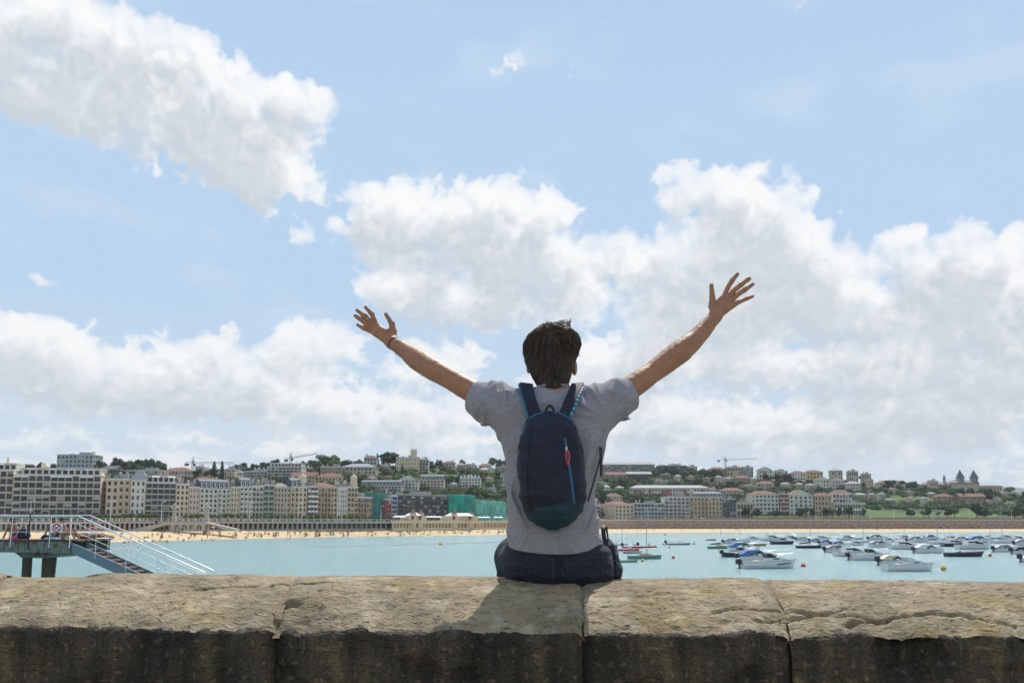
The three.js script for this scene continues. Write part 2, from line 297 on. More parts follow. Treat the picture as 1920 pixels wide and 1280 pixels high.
    part('mortar_joint', box(0.03, 0.92, 0.05, xN, -0.815, -(2.66 - Math.min(0, edgeWave(xN)))), mat([0.05, 0.042, 0.03], 0.95), wall);
  }
  part('wall_core', box(11, 0.90, 0.50, 0, -0.83, -2.99), mat([0.12, 0.11, 0.09], 0.95), wall);
  part('outer_face', box(11, 5.2, 0.5, 0, -3.0, -3.05), mat([0.25, 0.22, 0.17], 0.95), wall);
  // the paved quay behind the wall, on the camera's side
  const slabTex = tex(512, 512, (u, v) => { const L = 0.68 + 0.12 * pf(u * 6, v * 6, 6, 6, 5, 2) + 0.08 * pn(u * 120, v * 120, 120, 120, 5); return [L, L * 0.97, L * 0.90]; });
  const g = new THREE.BoxGeometry(60, 0.3, 15); const up = g.attributes.position, uu = g.attributes.uv; for (let i = 0; i < up.count; i++) uu.setXY(i, up.getX(i) * 0.5, up.getZ(i) * 0.5);
  const q = structure('quay_pavement', g.translate(0, EYE - 1.26 - 0.15, -2.6 + 7.5), new THREE.MeshStandardMaterial({ map: slabTex, color: lin(0.75, 0.74, 0.72), roughness: 0.95 }));
}
// ---------------------------------------------------------------- the person on the wall
// a body of stacked elliptic sections: rows [py, left px, right px, depth of centre, half depth]
function rowsField(rows, pow = 2) {
  const R = rows.map(([py, l, r, D, hd]) => { const a = at(l, py, D), b = at(r, py, D); return { y: (a.y + b.y) / 2, cx: (a.x + b.x) / 2, a: (b.x - a.x) / 2, cz: -D, b: hd }; }).sort((p, q) => p.y - q.y);
  const n = R.length, y0 = R[0].y, y1 = R[n - 1].y;
  return (x, y, z) => {
    const yc = clamp(y, y0, y1); let i = 0; while (i < n - 2 && R[i + 1].y < yc) i++;
    const p = R[i], q = R[i + 1], t0 = (yc - p.y) / (q.y - p.y), t = mix(t0, t0 * t0 * (3 - 2 * t0), 0.4);
    const a = mix(p.a, q.a, t), b = mix(p.b, q.b, t), u = Math.abs(x - mix(p.cx, q.cx, t)) / a, w = Math.abs(z - mix(p.cz, q.cz, t)) / b;
    const k = pow === 2 ? Math.hypot(u, w) : Math.pow(Math.pow(u, pow) + Math.pow(w, pow), 1 / pow);
    const g = k < 1e-4 ? 1 : Math.hypot(u / a, w / b) / k;
    const d = Math.max((k - 1) / Math.max(g, 1 / Math.max(a, b)), -Math.min(a, b));
    return Math.max(d, y - y1, y0 - y);
  };
}
const ellipsoid = (c, rx, ry, rz) => (x, y, z) => { const k = Math.hypot((x - c.x) / rx, (y - c.y) / ry, (z - c.z) / rz), g = Math.hypot((x - c.x) / rx ** 2, (y - c.y) / ry ** 2, (z - c.z) / rz ** 2); return k < 1e-4 ? -Math.min(rx, ry, rz) : k * (k - 1) / g; };
const chain = (pts) => (x, y, z, k = 0.01) => { let d = 9; for (let i = 0; i + 1 < pts.length; i++) d = smin(d, capsule(x, y, z, pts[i][0], pts[i + 1][0], pts[i][1], pts[i + 1][1]), k); return d; };
// a limb that tapers smoothly through joints [point, radius]
const limb = (pts, n = 26) => {
  const c = new THREE.CatmullRomCurve3(pts.map((p) => p[0]), false, 'centripetal'), q = [];
  for (let i = 0; i <= n; i++) { const u = i / n * (pts.length - 1), k = Math.min(pts.length - 2, Math.floor(u)), t = u - k; q.push([c.getPoint(i / n), mix(pts[k][1], pts[k + 1][1], mix(t, t * t * (3 - 2 * t), 0.6))]); }
  return (x, y, z) => { let d = 9; for (let i = 0; i < n; i++) d = Math.min(d, capsule(x, y, z, q[i][0], q[i + 1][0], q[i][1], q[i + 1][1])); return d; };
};
const boundsOf = (pts, pad) => { const b = new THREE.Box3().setFromPoints(pts).expandByScalar(pad); return [b.min.toArray(), b.max.toArray()]; };
{
  const skinTex = tex(512, 512, (u, v) => { const a = pf(u * 8, v * 8, 8, 8, 4, 4), b = pn(u * 90, v * 90, 90, 90, 6); const L = 1 + 0.16 * a + 0.08 * b; return [0.78 * L, 0.60 * L - 0.03 * a, 0.47 * L - 0.04 * a]; });
  skinTex.repeat.set(4, 4);
  const skin = new THREE.MeshPhysicalMaterial({ map: skinTex, color: lin(0.56, 0.455, 0.375), roughness: 0.6, sheen: 0.25, sheenRoughness: 0.5, sheenColor: lin(0.7, 0.5, 0.4) });
  const person = thing('person', 'person in grey t-shirt and dark jeans sitting on the wall with both arms raised', 'person', V(0, 0, 0));

  // arms and hands, photo pixels with depths
  const J = (px, py, D) => at(px, py, D);
  const hand = (wrist, D, fingers, thumb, k) => {
    const parts = [];
    for (const [i, f] of fingers.entries()) {
      const kn = J(...f[0], D + 0.012).lerp(wrist, 0.24), r0 = [0.0096, 0.0098, 0.0094, 0.0086][i], n = f.length - 1;
      parts.push(chain([[wrist, 0.018], [wrist.clone().lerp(kn, 0.55), 0.0130], [kn, 0.0100]]));
      const pts = [[kn, r0 + 0.0006], [J(...f[0], D + 0.015), r0]];
      for (let q = 1; q <= n; q++) pts.push([J(...f[q], D + 0.012 + 0.006 * q), r0 - 0.0009 * q + (q === 1 ? 0.0008 : 0)]);
      const c = chain(pts); parts.push((x, y, z) => c(x, y, z, 0.003));
    }
    const th = [[wrist.clone().lerp(J(...thumb[0], D), 0.35), 0.017], [J(...thumb[0], D + 0.004), 0.0145], [J(...thumb[1], D + 0.008), 0.0108], [J(...thumb[2], D + 0.012), 0.0078]];
    const tc = chain(th);
    const web = chain([[J(...thumb[0], D + 0.006), 0.010], [J(...fingers[0][0], D + 0.012).lerp(wrist, 0.4), 0.010]]);
    return (x, y, z) => {
      let palm = 9; for (let q = 0; q < parts.length; q += 2) palm = smin(palm, parts[q](x, y, z, 0.004), 0.012);
      palm = smin(palm, web(x, y, z), 0.016);
      let fin = 9; for (let q = 1; q < parts.length; q += 2) fin = Math.min(fin, parts[q](x, y, z));
      return smin(smin(palm, tc(x, y, z, 0.006), 0.008), fin, 0.003);
    };
  };
  const wl = J(734.3, 641.5, 3.37), wr = J(1341.5, 593.0, 3.28);
  const handL = hand(wl, 3.39, [[[705, 606.5], [697, 588.5], [685.5, 576]], [[696.5, 606.5], [684.5, 592.5], [669.5, 581.5]], [[691.5, 612.5], [679.5, 601], [666, 592]], [[693, 620.5], [681, 615], [670, 608.6]]], [[737, 622], [734.5, 606.5], [723.3, 589]]);
  const handR = hand(wr, 3.30, [[[1364.5, 540], [1373.5, 525.5], [1383, 513.7]], [[1374.5, 546], [1389.5, 533.4], [1405, 522.3]], [[1381, 554.5], [1397, 543.2], [1412, 532.7]], [[1385.5, 566], [1400, 559.8], [1412, 555]]], [[1336, 573], [1335.8, 555.5], [1334.6, 534]]);
  const armL = limb([[J(950, 768, 3.06), 0.040], [J(880, 731, 3.12), 0.042], [J(838, 707, 3.165), 0.0385], [J(816, 695, 3.19), 0.041], [J(786, 676.5, 3.26), 0.0425], [J(757, 656, 3.33), 0.031], [wl, 0.0240]]);
  const armR = limb([[J(1120, 768, 3.06), 0.040], [J(1190, 722, 3.11), 0.044], [J(1222, 699, 3.15), 0.0395], [J(1246, 681, 3.175), 0.0425], [J(1275, 659.5, 3.20), 0.0445], [J(1308, 631.5, 3.24), 0.035], [wr, 0.0250]]);
  const muscle = (x, y, z) => 0.0022 * perlin.noise(x * 22, y * 22, z * 22) + 0.0012 * perlin.noise(x * 60, y * 60, z * 60);
  const aL = (x, y, z) => muscle(x, y, z) * 0.7 + smin(armL(x, y, z), handL(x, y, z), 0.014), aR = (x, y, z) => muscle(x, y, z) * 0.7 + smin(armR(x, y, z), handR(x, y, z), 0.014);
  const gL = surfaceNets(aL, ...boundsOf([J(655, 565, 3.43), J(960, 800, 3.0), J(940, 790, 3.46)], 0.02), 0.0032);
  const gR = surfaceNets(aR, ...boundsOf([J(1425, 500, 3.35), J(1110, 800, 3.0), J(1110, 790, 3.36)], 0.02), 0.0032);
  // head, neck and trunk
  const hc = J(1034, 672, 3.13);
  const skull = ellipsoid(hc, 0.078, 0.112, 0.097), jaw = ellipsoid(V(hc.x, hc.y - 0.06, hc.z - 0.035), 0.058, 0.065, 0.065);
  const neck = chain([[J(1040, 775, 3.05), 0.066], [J(1037, 722, 3.09), 0.056], [J(1035, 690, 3.12), 0.056]]);
  const nose = chain([[V(hc.x, hc.y + 0.005, hc.z - 0.095), 0.009], [V(hc.x, hc.y - 0.035, hc.z - 0.112), 0.013]]), lips = ellipsoid(V(hc.x, hc.y - 0.062, hc.z - 0.096), 0.024, 0.009, 0.010);
  const eyes = [-1, 1].map((s) => ellipsoid(V(hc.x + s * 0.032, hc.y + 0.004, hc.z - 0.088), 0.015, 0.009, 0.010));
  const ears = [ellipsoid(J(1077.5, 689, 3.13), 0.010, 0.031, 0.018), ellipsoid(V(2 * hc.x - J(1077.5, 689, 3.13).x, hc.y - 0.03, hc.z), 0.008, 0.028, 0.016)];
  const trunk = rowsField([[742, 985, 1085, 3.07, 0.06], [800, 955, 1118, 3.07, 0.10], [930, 965, 1105, 3.06, 0.10], [1070, 960, 1130, 3.09, 0.11]]);
  const hd = (x, y, z) => { let d = smin(skull(x, y, z), jaw(x, y, z), 0.03); d = smin(d, nose(x, y, z), 0.012); d = smin(d, lips(x, y, z), 0.006); d = smax(d, -eyes[0](x, y, z), 0.006); d = smax(d, -eyes[1](x, y, z), 0.006); for (const e of ears) d = smin(d, e(x, y, z), 0.006); d = smin(d, neck(x, y, z), 0.03); return smin(d, trunk(x, y, z), 0.05); };
  const gH = surfaceNets(hd, [hc.x - 0.17, J(1034, 800, 3.1).y, hc.z - 0.16], [hc.x + 0.17, hc.y + 0.14, hc.z + 0.22], 0.006);
  const gT = surfaceNets(trunk, ...boundsOf([J(930, 740, 3.0), J(1150, 1075, 3.22), J(930, 740, 2.9)], 0.04), 0.016);
  part('body', mergeGeometries([gL, gR, gH, gT]), skin, person);
  for (const s of [-1, 1]) part('eye', new THREE.SphereGeometry(0.0115, 16, 12).translate(hc.x + s * 0.032, hc.y + 0.004, hc.z - 0.082), mat([0.75, 0.74, 0.72], 0.25), person);

  {                                                                               // fine hair along the forearms
    const hairs = [];
    for (const [pts, f] of [[[J(816, 695, 3.19), J(786, 676.5, 3.26), J(757, 656, 3.33), wl], aL], [[J(1246, 681, 3.175), J(1275, 659.5, 3.20), J(1308, 631.5, 3.24), wr], aR]]) {
      const c = new THREE.CatmullRomCurve3(pts);
      for (let i = 0; i < 420; i++) {
        const t = rr(0.02, 0.9), o = c.getPoint(t), dir = c.getTangent(t), n = V(rr(-1, 1), rr(-0.4, 1), rr(-0.6, 1)).cross(dir).normalize(), p = o.clone().addScaledVector(n, 0.045);
        for (let q = 0; q < 6; q++) p.addScaledVector(n, -f(p.x, p.y, p.z) * 0.8);
        const e = p.clone().addScaledVector(n, rr(0.002, 0.005)).addScaledVector(dir, rr(0.004, 0.010)).add(V(rr(-0.003, 0.003), rr(-0.003, 0.003), 0));
        hairs.push(bar(p, e, 0.00032, 3, 0.0001));
      }
    }
    part('arm_hair', merge(hairs), mat([0.10, 0.055, 0.025], 0.4), person).userData.kind = 'stuff';
  }
  // t-shirt
  const torso = rowsField([[727, 992, 1082, 3.085, 0.055], [740, 962, 1110, 3.08, 0.085], [765, 930, 1142, 3.07, 0.112], [805, 932, 1142, 3.06, 0.126], [860, 947, 1127, 3.06, 0.128], [930, 955, 1117, 3.06, 0.122], [985, 955, 1123, 3.055, 0.124], [1030, 950, 1135, 3.06, 0.135], [1062, 944, 1140, 3.07, 0.142]]);
  const slL = [J(958, 768, 3.06), J(885, 743, 3.12)], slR = [J(1112, 768, 3.06), J(1183, 737, 3.11)];
  const cut = ([a, b]) => { const n = b.clone().sub(a).normalize(); return (x, y, z) => (x - b.x) * n.x + (y - b.y) * n.y + (z - b.z) * n.z; };
  const cL = cut(slL), cR = cut(slR), hemA = J(946, 1026, 3.0).y, hemB = J(1040, 1040, 2.93).y, hemC = J(1137, 1026, 3.0).y, xc = J(1042, 900, 3.05).x, hw = 0.185;
  const collar = J(1037, 728, 3.09);
  const folds = (x, y, z) => {
    const s = x < xc ? 1 : -1, u = (x - xc) * s, yy = y - hemB, low = sst(0.62, 0.25, yy), side = sst(0.02, 0.12, -u);
    const ridge = (n, p = 2.2) => Math.pow(1 - Math.min(1, Math.abs(n) * 1.9), p);
    let f = 0.015 * side * sst(0.50, 0.40, yy) * ridge(perlin.noise((u + 0.36 * yy) * 17, yy * 1.6, s * 4 + 0.5)) * sst(0.02, 0.16, yy);
    f += 0.013 * low * ridge(perlin.noise(x * 11 + yy * 4 * s, yy * 4.5, 3.3)) + 0.006 * ridge(perlin.noise(x * 9, yy * 16 + Math.abs(u) * 14, 7.7)) * sst(0.16, 0.0, yy) + 0.0025 * perlin.noise(x * 30, yy * 26, z * 22);
    const ua = Math.hypot(u + 0.185, yy - 0.47), an = Math.atan2(yy - 0.47, u + 0.185);      // pulls that fan out from the raised shoulder
    f += 0.018 * sst(0.28, 0.10, ua) * ridge(perlin.noise(an * 1.9 + s * 3, ua * 3, 2.2), 1.5) * sst(0.03, 0.11, ua);
    const us = Math.hypot(u + 0.27, yy - 0.56), as = Math.atan2(yy - 0.56, u + 0.27);
    f += 0.008 * sst(0.18, 0.05, us) * ridge(perlin.noise(as * 1.8 + s, us * 4, 5.2), 1.5) * sst(0.03, 0.08, us);
    return f;
  };
  const shirt = (x, y, z) => {
    let d = torso(x, y, z);
    d = smin(d, Math.max(capsule(x, y, z, slL[0], slL[1].clone().lerp(slL[0], -0.4), 0.086, 0.058), cL(x, y, z)), 0.05);
    d = smin(d, Math.max(capsule(x, y, z, slR[0], slR[1].clone().lerp(slR[0], -0.4), 0.086, 0.062), cR(x, y, z)), 0.05);
    d -= folds(x, y, z) * sst(-0.005, 0.06, -Math.max(cL(x, y, z), cR(x, y, z))) - 0.007;
    const hx = clamp((x - xc) / hw, -1, 1), hem = hx < 0 ? mix(hemB, hemA, hx * hx) : mix(hemB, hemC, hx * hx);
    d = Math.max(d, hem - y, cL(x, y, z), cR(x, y, z));
    d = smax(d, -(Math.hypot((x - collar.x) / 1.15, y - collar.y - 0.026, (z - collar.z) / 1.3) - 0.056), 0.010);                      // neck opening
    const inL = capsule(x, y, z, slL[1].clone().lerp(slL[0], 0.15), slL[1].clone().lerp(slL[0], -0.3), 0.049, 0.049), inR = capsule(x, y, z, slR[1].clone().lerp(slR[0], 0.15), slR[1].clone().lerp(slR[0], -0.3), 0.051, 0.053);
    return Math.max(d, -inL, -inR);
  };
  const heather = tex(1024, 1024, (u, v) => { const n = pn(u * 60, v * 400, 60, 400, 3), b = pn(u * 200, v * 260, 200, 260, 8), c = pf(u * 12, v * 60, 12, 60, 3, 5); const L = 0.69 + 0.09 * n + 0.08 * b + 0.08 * c; return [L * 1.0, L * 0.99, L * 1.005]; });
  heather.repeat.set(3, 3);
  const knit = tex(512, 512, (u, v) => 0.5 + 0.35 * Math.sin(u * Math.PI * 2 * 96) * Math.sin(v * Math.PI * 2 * 64) + 0.3 * pf(u * 24, v * 24, 24, 24, 3, 2), false); knit.repeat.set(5, 5);
  const cloth = new THREE.MeshPhysicalMaterial({ map: heather, color: lin(0.59, 0.58, 0.595), roughness: 0.95, bumpMap: knit, bumpScale: 0.0006, sheen: 0.3, sheenRoughness: 0.6, sheenColor: lin(0.7, 0.7, 0.75) });
  const gS = surfaceNets(shirt, [J(868, 800, 3.1).x, hemB - 0.02, -3.27], [J(1202, 800, 3.1).x, J(1040, 695, 3.1).y, -2.88], 0.0048);
  const shirtMesh = part('t_shirt', gS, cloth, person);
  part('collar_rib', new THREE.TorusGeometry(0.060, 0.0065, 10, 40).scale(1.14, 1, 1).rotateX(1.2).translate(collar.x, collar.y - 0.018, collar.z + 0.012), cloth, shirtMesh);

  // jeans
  const seatY = EYE - 0.2;
  const hips = rowsField([[1015, 955, 1128, 3.08, 0.12], [1035, 947, 1141, 3.08, 0.142], [1055, 944, 1147, 3.09, 0.158], [1075, 947, 1149, 3.10, 0.166], [1092, 957, 1142, 3.11, 0.155], [1104, 975, 1120, 3.11, 0.12]], 2.3);
  const hx0 = xc + 0.005, legs = [-1, 1].map((s) => chain([[V(hx0 + s * 0.095, seatY + 0.07, -3.14), 0.088], [V(hx0 + s * 0.15, seatY + 0.065, -3.50), 0.072], [V(hx0 + s * 0.16, seatY - 0.38, -3.54), 0.055]]));
  const jeans = (x, y, z) => {
    let d = smin(hips(x, y, z), smin(legs[0](x, y, z, 0.04), legs[1](x, y, z, 0.04), 0.02), 0.06);
    const yy = y - seatY;
    d -= 0.006 * (1 - Math.abs(perlin.noise(x * 9 + 3, yy * 26 + Math.abs(x - hx0) * 8, z * 6))) - 0.003 + 0.003 * perlin.noise(x * 30, yy * 34, z * 20);
    d += 0.012 * Math.exp(-(((x - hx0) / 0.010) ** 2)) * sst(-2.97, -2.93, z);
    return Math.max(d, Math.min(seatY - 0.012 + 0.01 * perlin.noise(x * 5, z * 5, 1) - y, z + 3.3 > 0 ? 9 : -9));
  };
  const denimTex = tex(512, 512, (u, v) => { const t = Math.sin((u + v) * Math.PI * 2 * 80), n = pf(u * 10, v * 14, 10, 14, 4, 5), f = pn(u * 150, v * 150, 150, 150, 9); const L = 0.145 + 0.02 * t + 0.05 * n + 0.03 * f; return [L * 0.8, L * 0.92, L * 1.25]; });
  denimTex.repeat.set(4, 4);
  const denim = new THREE.MeshStandardMaterial({ map: denimTex, roughness: 0.92 });
  const jm = part('jeans', surfaceNets(jeans, [hx0 - 0.28, seatY - 0.45, -3.64], [hx0 + 0.28, seatY + 0.18, -2.90], 0.0062), denim, person);
  const thread = mat([0.035, 0.045, 0.07], 0.8);
  const onBack = (f, px, py, lift = 0.001) => { let D = 2.80; for (let i = 0; i < 160; i++) { const p = at(px, py, D), s = f(p.x, p.y, p.z); if (s < lift) return at(px, py, D); D += Math.max(0.0008, s * 0.7); if (D > 3.3) break; } return null; };
  const line = (f, pts, r, seg = 40, lift = 0.001) => { const c = new THREE.CatmullRomCurve3(pts.map(([x, y]) => V(x, y, 0))); return tube(c.getPoints(seg).map((p) => onBack(f, p.x, p.y, lift)).filter(Boolean), r, seg * 2, 5); };
  for (const l of [[[947, 1034], [965, 1052], [992, 1064]], [[992, 1064], [991, 1084]], [[1052, 1066], [1060, 1082], [1080, 1087]], [[1052, 1066], [1085, 1052], [1118, 1044]], [[938, 1052], [950, 1057], [968, 1058]], [[1036, 1046], [1037, 1070], [1036, 1090]], [[1128, 1034], [1131, 1052], [1128, 1075]]]) part('seam', line(jeans, l, 0.0016), thread, jm);
  for (const s of [-1, 1]) {
    const shoe = part('shoe', surfaceNets((x, y, z) => Math.max(smin(capsule(x, y, z, V(hx0 + s * 0.16, seatY - 0.45, -3.55), V(hx0 + s * 0.165, seatY - 0.485, -3.71), 0.045, 0.038), capsule(x, y, z, V(hx0 + s * 0.16, seatY - 0.38, -3.54), V(hx0 + s * 0.16, seatY - 0.46, -3.55), 0.045, 0.045), 0.03), seatY - 0.515 - y), [hx0 + s * 0.16 - 0.08, seatY - 0.54, -3.80], [hx0 + s * 0.16 + 0.08, seatY - 0.32, -3.46], 0.009), mat([0.05, 0.05, 0.055], 0.7), person);
    part('sole', new THREE.CapsuleGeometry(0.042, 0.15, 4, 10).rotateX(Math.PI / 2).scale(1, 0.3, 1).translate(hx0 + s * 0.162, seatY - 0.52, -3.63), mat([0.7, 0.7, 0.68], 0.7), shoe);
  }
  part('bracelet', new THREE.TorusGeometry(0.0255, 0.0028, 8, 28).applyQuaternion(new THREE.Quaternion().setFromUnitVectors(V(0, 0, 1), J(757, 656, 3.33).sub(wl).normalize())).translate(...wl.clone().lerp(J(757, 656, 3.33), 0.16).toArray()), mat([0.03, 0.022, 0.02], 0.7), person);

  // hair: a thick cap with locks combed out from the whorl
  const cap = rowsField([[608, 1022, 1048, 3.115, 0.04], [614, 1013, 1061, 3.115, 0.065], [620, 1006, 1069, 3.118, 0.082], [630, 995, 1079, 3.12, 0.098], [645, 987, 1084, 3.125, 0.108], [660, 985, 1082, 3.125, 0.110], [677, 986, 1077, 3.122, 0.104], [690, 992, 1073, 3.115, 0.096], [703, 998, 1069, 3.108, 0.088], [717, 1006, 1065, 3.10, 0.081], [728, 1013, 1060, 3.09, 0.079], [735, 1018, 1056, 3.085, 0.077], [741, 1024, 1050, 3.08, 0.068]]);
  const faceCut = (x, y, z) => { const fz = hc.z - 0.045 - 0.6 * (y - hc.y - 0.03); return (fz - z); };
  const hairF = (x, y, z) => { const d = cap(x, y, z) + 0.004 * perlin.noise(x * 60, y * 26, z * 60) + 0.003 * perlin.noise(x * 130, y * 40, z * 130); return smax(d, y < hc.y + 0.06 ? faceCut(x, y, z) : -1, 0.01); };
  const hairMat = mat([0.027, 0.0155, 0.0085], 0.6), hairMat2 = mat([0.085, 0.047, 0.022], 0.5);
  const hm = part('hair', surfaceNets(hairF, [hc.x - 0.13, J(1034, 760, 3.1).y, hc.z - 0.14], [hc.x + 0.13, J(1034, 598, 3.1).y, hc.z + 0.15], 0.0042), hairMat, person);
  const grad = (f, p) => { const e = 0.003, n = V(f(p.x + e, p.y, p.z) - f(p.x - e, p.y, p.z), f(p.x, p.y + e, p.z) - f(p.x, p.y - e, p.z), f(p.x, p.y, p.z + e) - f(p.x, p.y, p.z - e)); return n.normalize(); };
  const whorl = onBack(cap, 1031, 633);
  const locks = [[], []];
  const lockAt = (pts, r, which) => {
    const c = new THREE.CatmullRomCurve3(pts), S = 9, fr = c.computeFrenetFrames(S), pos = [], nor = [], idx = [];
    for (let i = 0; i <= S; i++) { const p = c.getPoint(i / S), w = r * Math.pow(1 - i / S, 0.6) * (0.7 + 0.6 * Math.min(1, i / 2)) + 0.0002; for (let k = 0; k < 4; k++) { const a = k / 4 * Math.PI * 2, n = fr.normals[i].clone().multiplyScalar(Math.cos(a)).addScaledVector(fr.binormals[i], Math.sin(a)); pos.push(p.x + n.x * w, p.y + n.y * w, p.z + n.z * w); nor.push(n.x, n.y, n.z); } }
    for (let i = 0; i < S; i++) for (let k = 0; k < 4; k++) { const a = i * 4 + k, b = i * 4 + (k + 1) % 4; idx.push(a, b, a + 4, b, b + 4, a + 4); }
    const g = new THREE.BufferGeometry(); g.setAttribute('position', new THREE.Float32BufferAttribute(pos, 3)); g.setAttribute('normal', new THREE.Float32BufferAttribute(nor, 3)); g.setIndex(idx); locks[which].push(g);
  };
  for (let i = 0; i < 6500; i++) {
    const th = rr(0, Math.PI * 2), y = hc.y + rr(-0.135, 0.125), p = V(hc.x + 0.1 * Math.cos(th), y, hc.z + 0.1 * Math.sin(th));
    for (let q = 0; q < 5; q++) p.addScaledVector(grad(cap, p), -cap(p.x, p.y, p.z));
    if (y < hc.y + 0.05 && faceCut(p.x, p.y, p.z) > -0.012) continue;
    const top = sst(hc.y + 0.02, hc.y + 0.09, p.y), sw = V(rr(-1, 1), rr(-0.6, 0.6), rr(-1, 1)).multiplyScalar(0.35 + 0.55 * top), pts = [p.clone().addScaledVector(grad(cap, p), -0.002)];
    const lift = (0.002 + 0.010 * top) * rnd(), len = mix(0.055, 0.055, top) * rr(0.6, 1.2), cur = p.clone();
    for (let s = 1; s <= 5; s++) {
      const n = grad(cap, cur), dir = cur.clone().sub(whorl).normalize().multiplyScalar(0.8).add(V(0, -0.9 + 0.55 * top, 0)).add(sw); dir.addScaledVector(n, -dir.dot(n)).normalize();
      cur.addScaledVector(dir, len / 5).addScaledVector(grad(cap, cur), -cap(cur.x, cur.y, cur.z) + 0.003 + lift * Math.sin(s / 5 * 2.2));
      pts.push(cur.clone());
    }
    lockAt(pts, rr(0.0005, 0.0013), rnd() < 0.12 + 0.55 * top ? 1 : 0);
  }
  for (const [px, py, dx, dy, bend] of [[1030, 612, 28, -9, 8], [1038, 611, 22, -12, 12], [1046, 613, 16, -14, 14], [1052, 616, 14, -13, -6], [1058, 618, 12, -12, -12], [1062, 620, 6, -18, -9], [1066, 622, 1, -20, 10], [1024, 613, 22, -6, 6], [1074, 632, 10, -4, 9], [1079, 640, 10, -8, 5], [1034, 609, 30, -5, 5], [1015, 618, 14, -5, 4], [1078, 660, 8, 6, 3]]) for (let k = 0; k < 11; k++) {
    const D = 3.115 + rr(-0.03, 0.03), jx = rr(-4, 4), jy = rr(-1.5, 2.5), e = rr(0.6, 1.15);
    lockAt([at(px + jx, py + jy + 5, D), at(px + jx + dx * 0.35 * e, py + jy + dy * 0.6 * e, D - 0.004), at(px + jx + dx * 0.75 * e, py + jy + dy * e, D - 0.006), at(px + jx + dx * e, py + jy + dy * e + bend * e * 0.6, D - 0.01)], rr(0.0002, 0.0007), k % 2);
  }
  part('hair_locks', mergeGeometries(locks[0]), hairMat, hm); part('hair_locks', mergeGeometries(locks[1]), hairMat2, hm);

  // ---------------------------------------------------------------- the backpack
  const pack = thing('backpack', 'navy and teal backpack with red zip pull worn by the person on the wall', 'backpack', V(0, 0, 0));
  const weave = tex(256, 256, (u, v) => 0.5 + 0.5 * Math.sin(u * Math.PI * 2 * 32) * Math.sin(v * Math.PI * 2 * 32), false); weave.repeat.set(8, 8);
  const navyTex = tex(256, 256, (u, v) => { const n = pf(u * 8, v * 8, 8, 8, 4, 4) * 0.10 + pn(u * 64, v * 64, 64, 64, 2) * 0.06; return [0.07 + n * 0.4, 0.085 + n * 0.45, 0.16 + n * 0.6]; });
  const navy = new THREE.MeshStandardMaterial({ map: navyTex, roughness: 0.75, bumpMap: weave, bumpScale: 0.0004 }), teal = mat([0.006, 0.038, 0.058], 0.7, { bumpMap: weave, bumpScale: 0.0004 }), blue = mat([0.016, 0.105, 0.18], 0.6), black = mat([0.012, 0.013, 0.016], 0.7);
  const packRows = [[775, 1012, 1050, 2.925, 0.028], [780, 998, 1062, 2.92, 0.040], [790, 989, 1074, 2.917, 0.052], [803, 983, 1081, 2.912, 0.064], [842, 974, 1091, 2.905, 0.080], [880, 972, 1096, 2.90, 0.090], [930, 976, 1099, 2.90, 0.092], [955, 983, 1093, 2.905, 0.084], [972, 993, 1082, 2.91, 0.068], [985, 1010, 1064, 2.92, 0.046], [991, 1026, 1046, 2.925, 0.03]];
  const packF0 = rowsField(packRows, 2.5), px2 = (p) => [960 + p.x / -p.z * F, 0];
  const packF = (x, y, z) => packF0(x, y, z) - 0.0035 * perlin.noise(x * 14, y * 9, z * 8) - 0.005 * Math.pow(1 - Math.min(1, 1.8 * Math.abs(perlin.noise(x * 12 + y * 5, y * 6, 2))), 2) - 0.0045 * Math.pow(1 - Math.min(1, 2 * Math.abs(perlin.noise(x * 7, y * 15 + x * 5, 6))), 2);
  const pg = surfaceNets(packF, [at(962, 880, 2.9).x, at(1035, 996, 2.9).y, -3.02], [at(1108, 880, 2.9).x, at(1035, 770, 2.9).y, -2.79], 0.0036);
  const isTeal = (x, y, z) => { const D = -z, q = x / D * F + 960, cyT = (y - EYE) / D, py = PCY - F * (cyT * CP - SP) / (CP + cyT * SP); return py > (q < 1000 ? 954 + (1000 - q) * 1.9 : q < 1074 ? 954 - (q - 1000) * 0.176 : 941 + (q - 1074) * 1.2); };
  const ix = [[], []], pp = pg.attributes.position, ia = pg.index.array;
  for (let i = 0; i < ia.length; i += 3) { const c = [0, 1, 2].map((k) => (pp.array[ia[i] * 3 + k] + pp.array[ia[i + 1] * 3 + k] + pp.array[ia[i + 2] * 3 + k]) / 3); ix[isTeal(...c) ? 1 : 0].push(ia[i], ia[i + 1], ia[i + 2]); }
  const split = (k) => { const g = pg.clone(); g.setIndex(ix[k]); return g; };
  const mainPanel = part('main_panel', split(0), navy, pack); part('bottom_panel', split(1), teal, pack);
  part('seam', line(packF, [[984, 984 - 12], [991, 968], [1000, 954], [1037, 947.5], [1074, 941], [1083, 952], [1092, 962]], 0.0018, 40, 0.0005), teal, pack);
  const edge = [...packRows.slice(0, 7)].reverse().map(([py, l, r, D]) => at(l + 2, py, D - 0.03)).concat(packRows.slice(0, 7).map(([py, l, r, D]) => at(r - 2, py, D - 0.03)));
  part('piping', tube(edge, 0.0042, 120, 8), blue, pack);
  part('seam', line(packF, [[986, 840], [1005, 837], [1030, 831], [1056, 825]], 0.0016), black, mainPanel);
  part('seam', line(packF, [[997, 798], [990, 850], [989, 910], [996, 955]], 0.0014), navy, mainPanel);
  const zip = part('zip', line(packF, [[1059, 822], [1063, 845], [1069, 885], [1074, 920], [1076, 944]], 0.0050, 40, -0.001), blue, pack);
  const zp = (x, y, l) => onBack(packF, x, y, l);
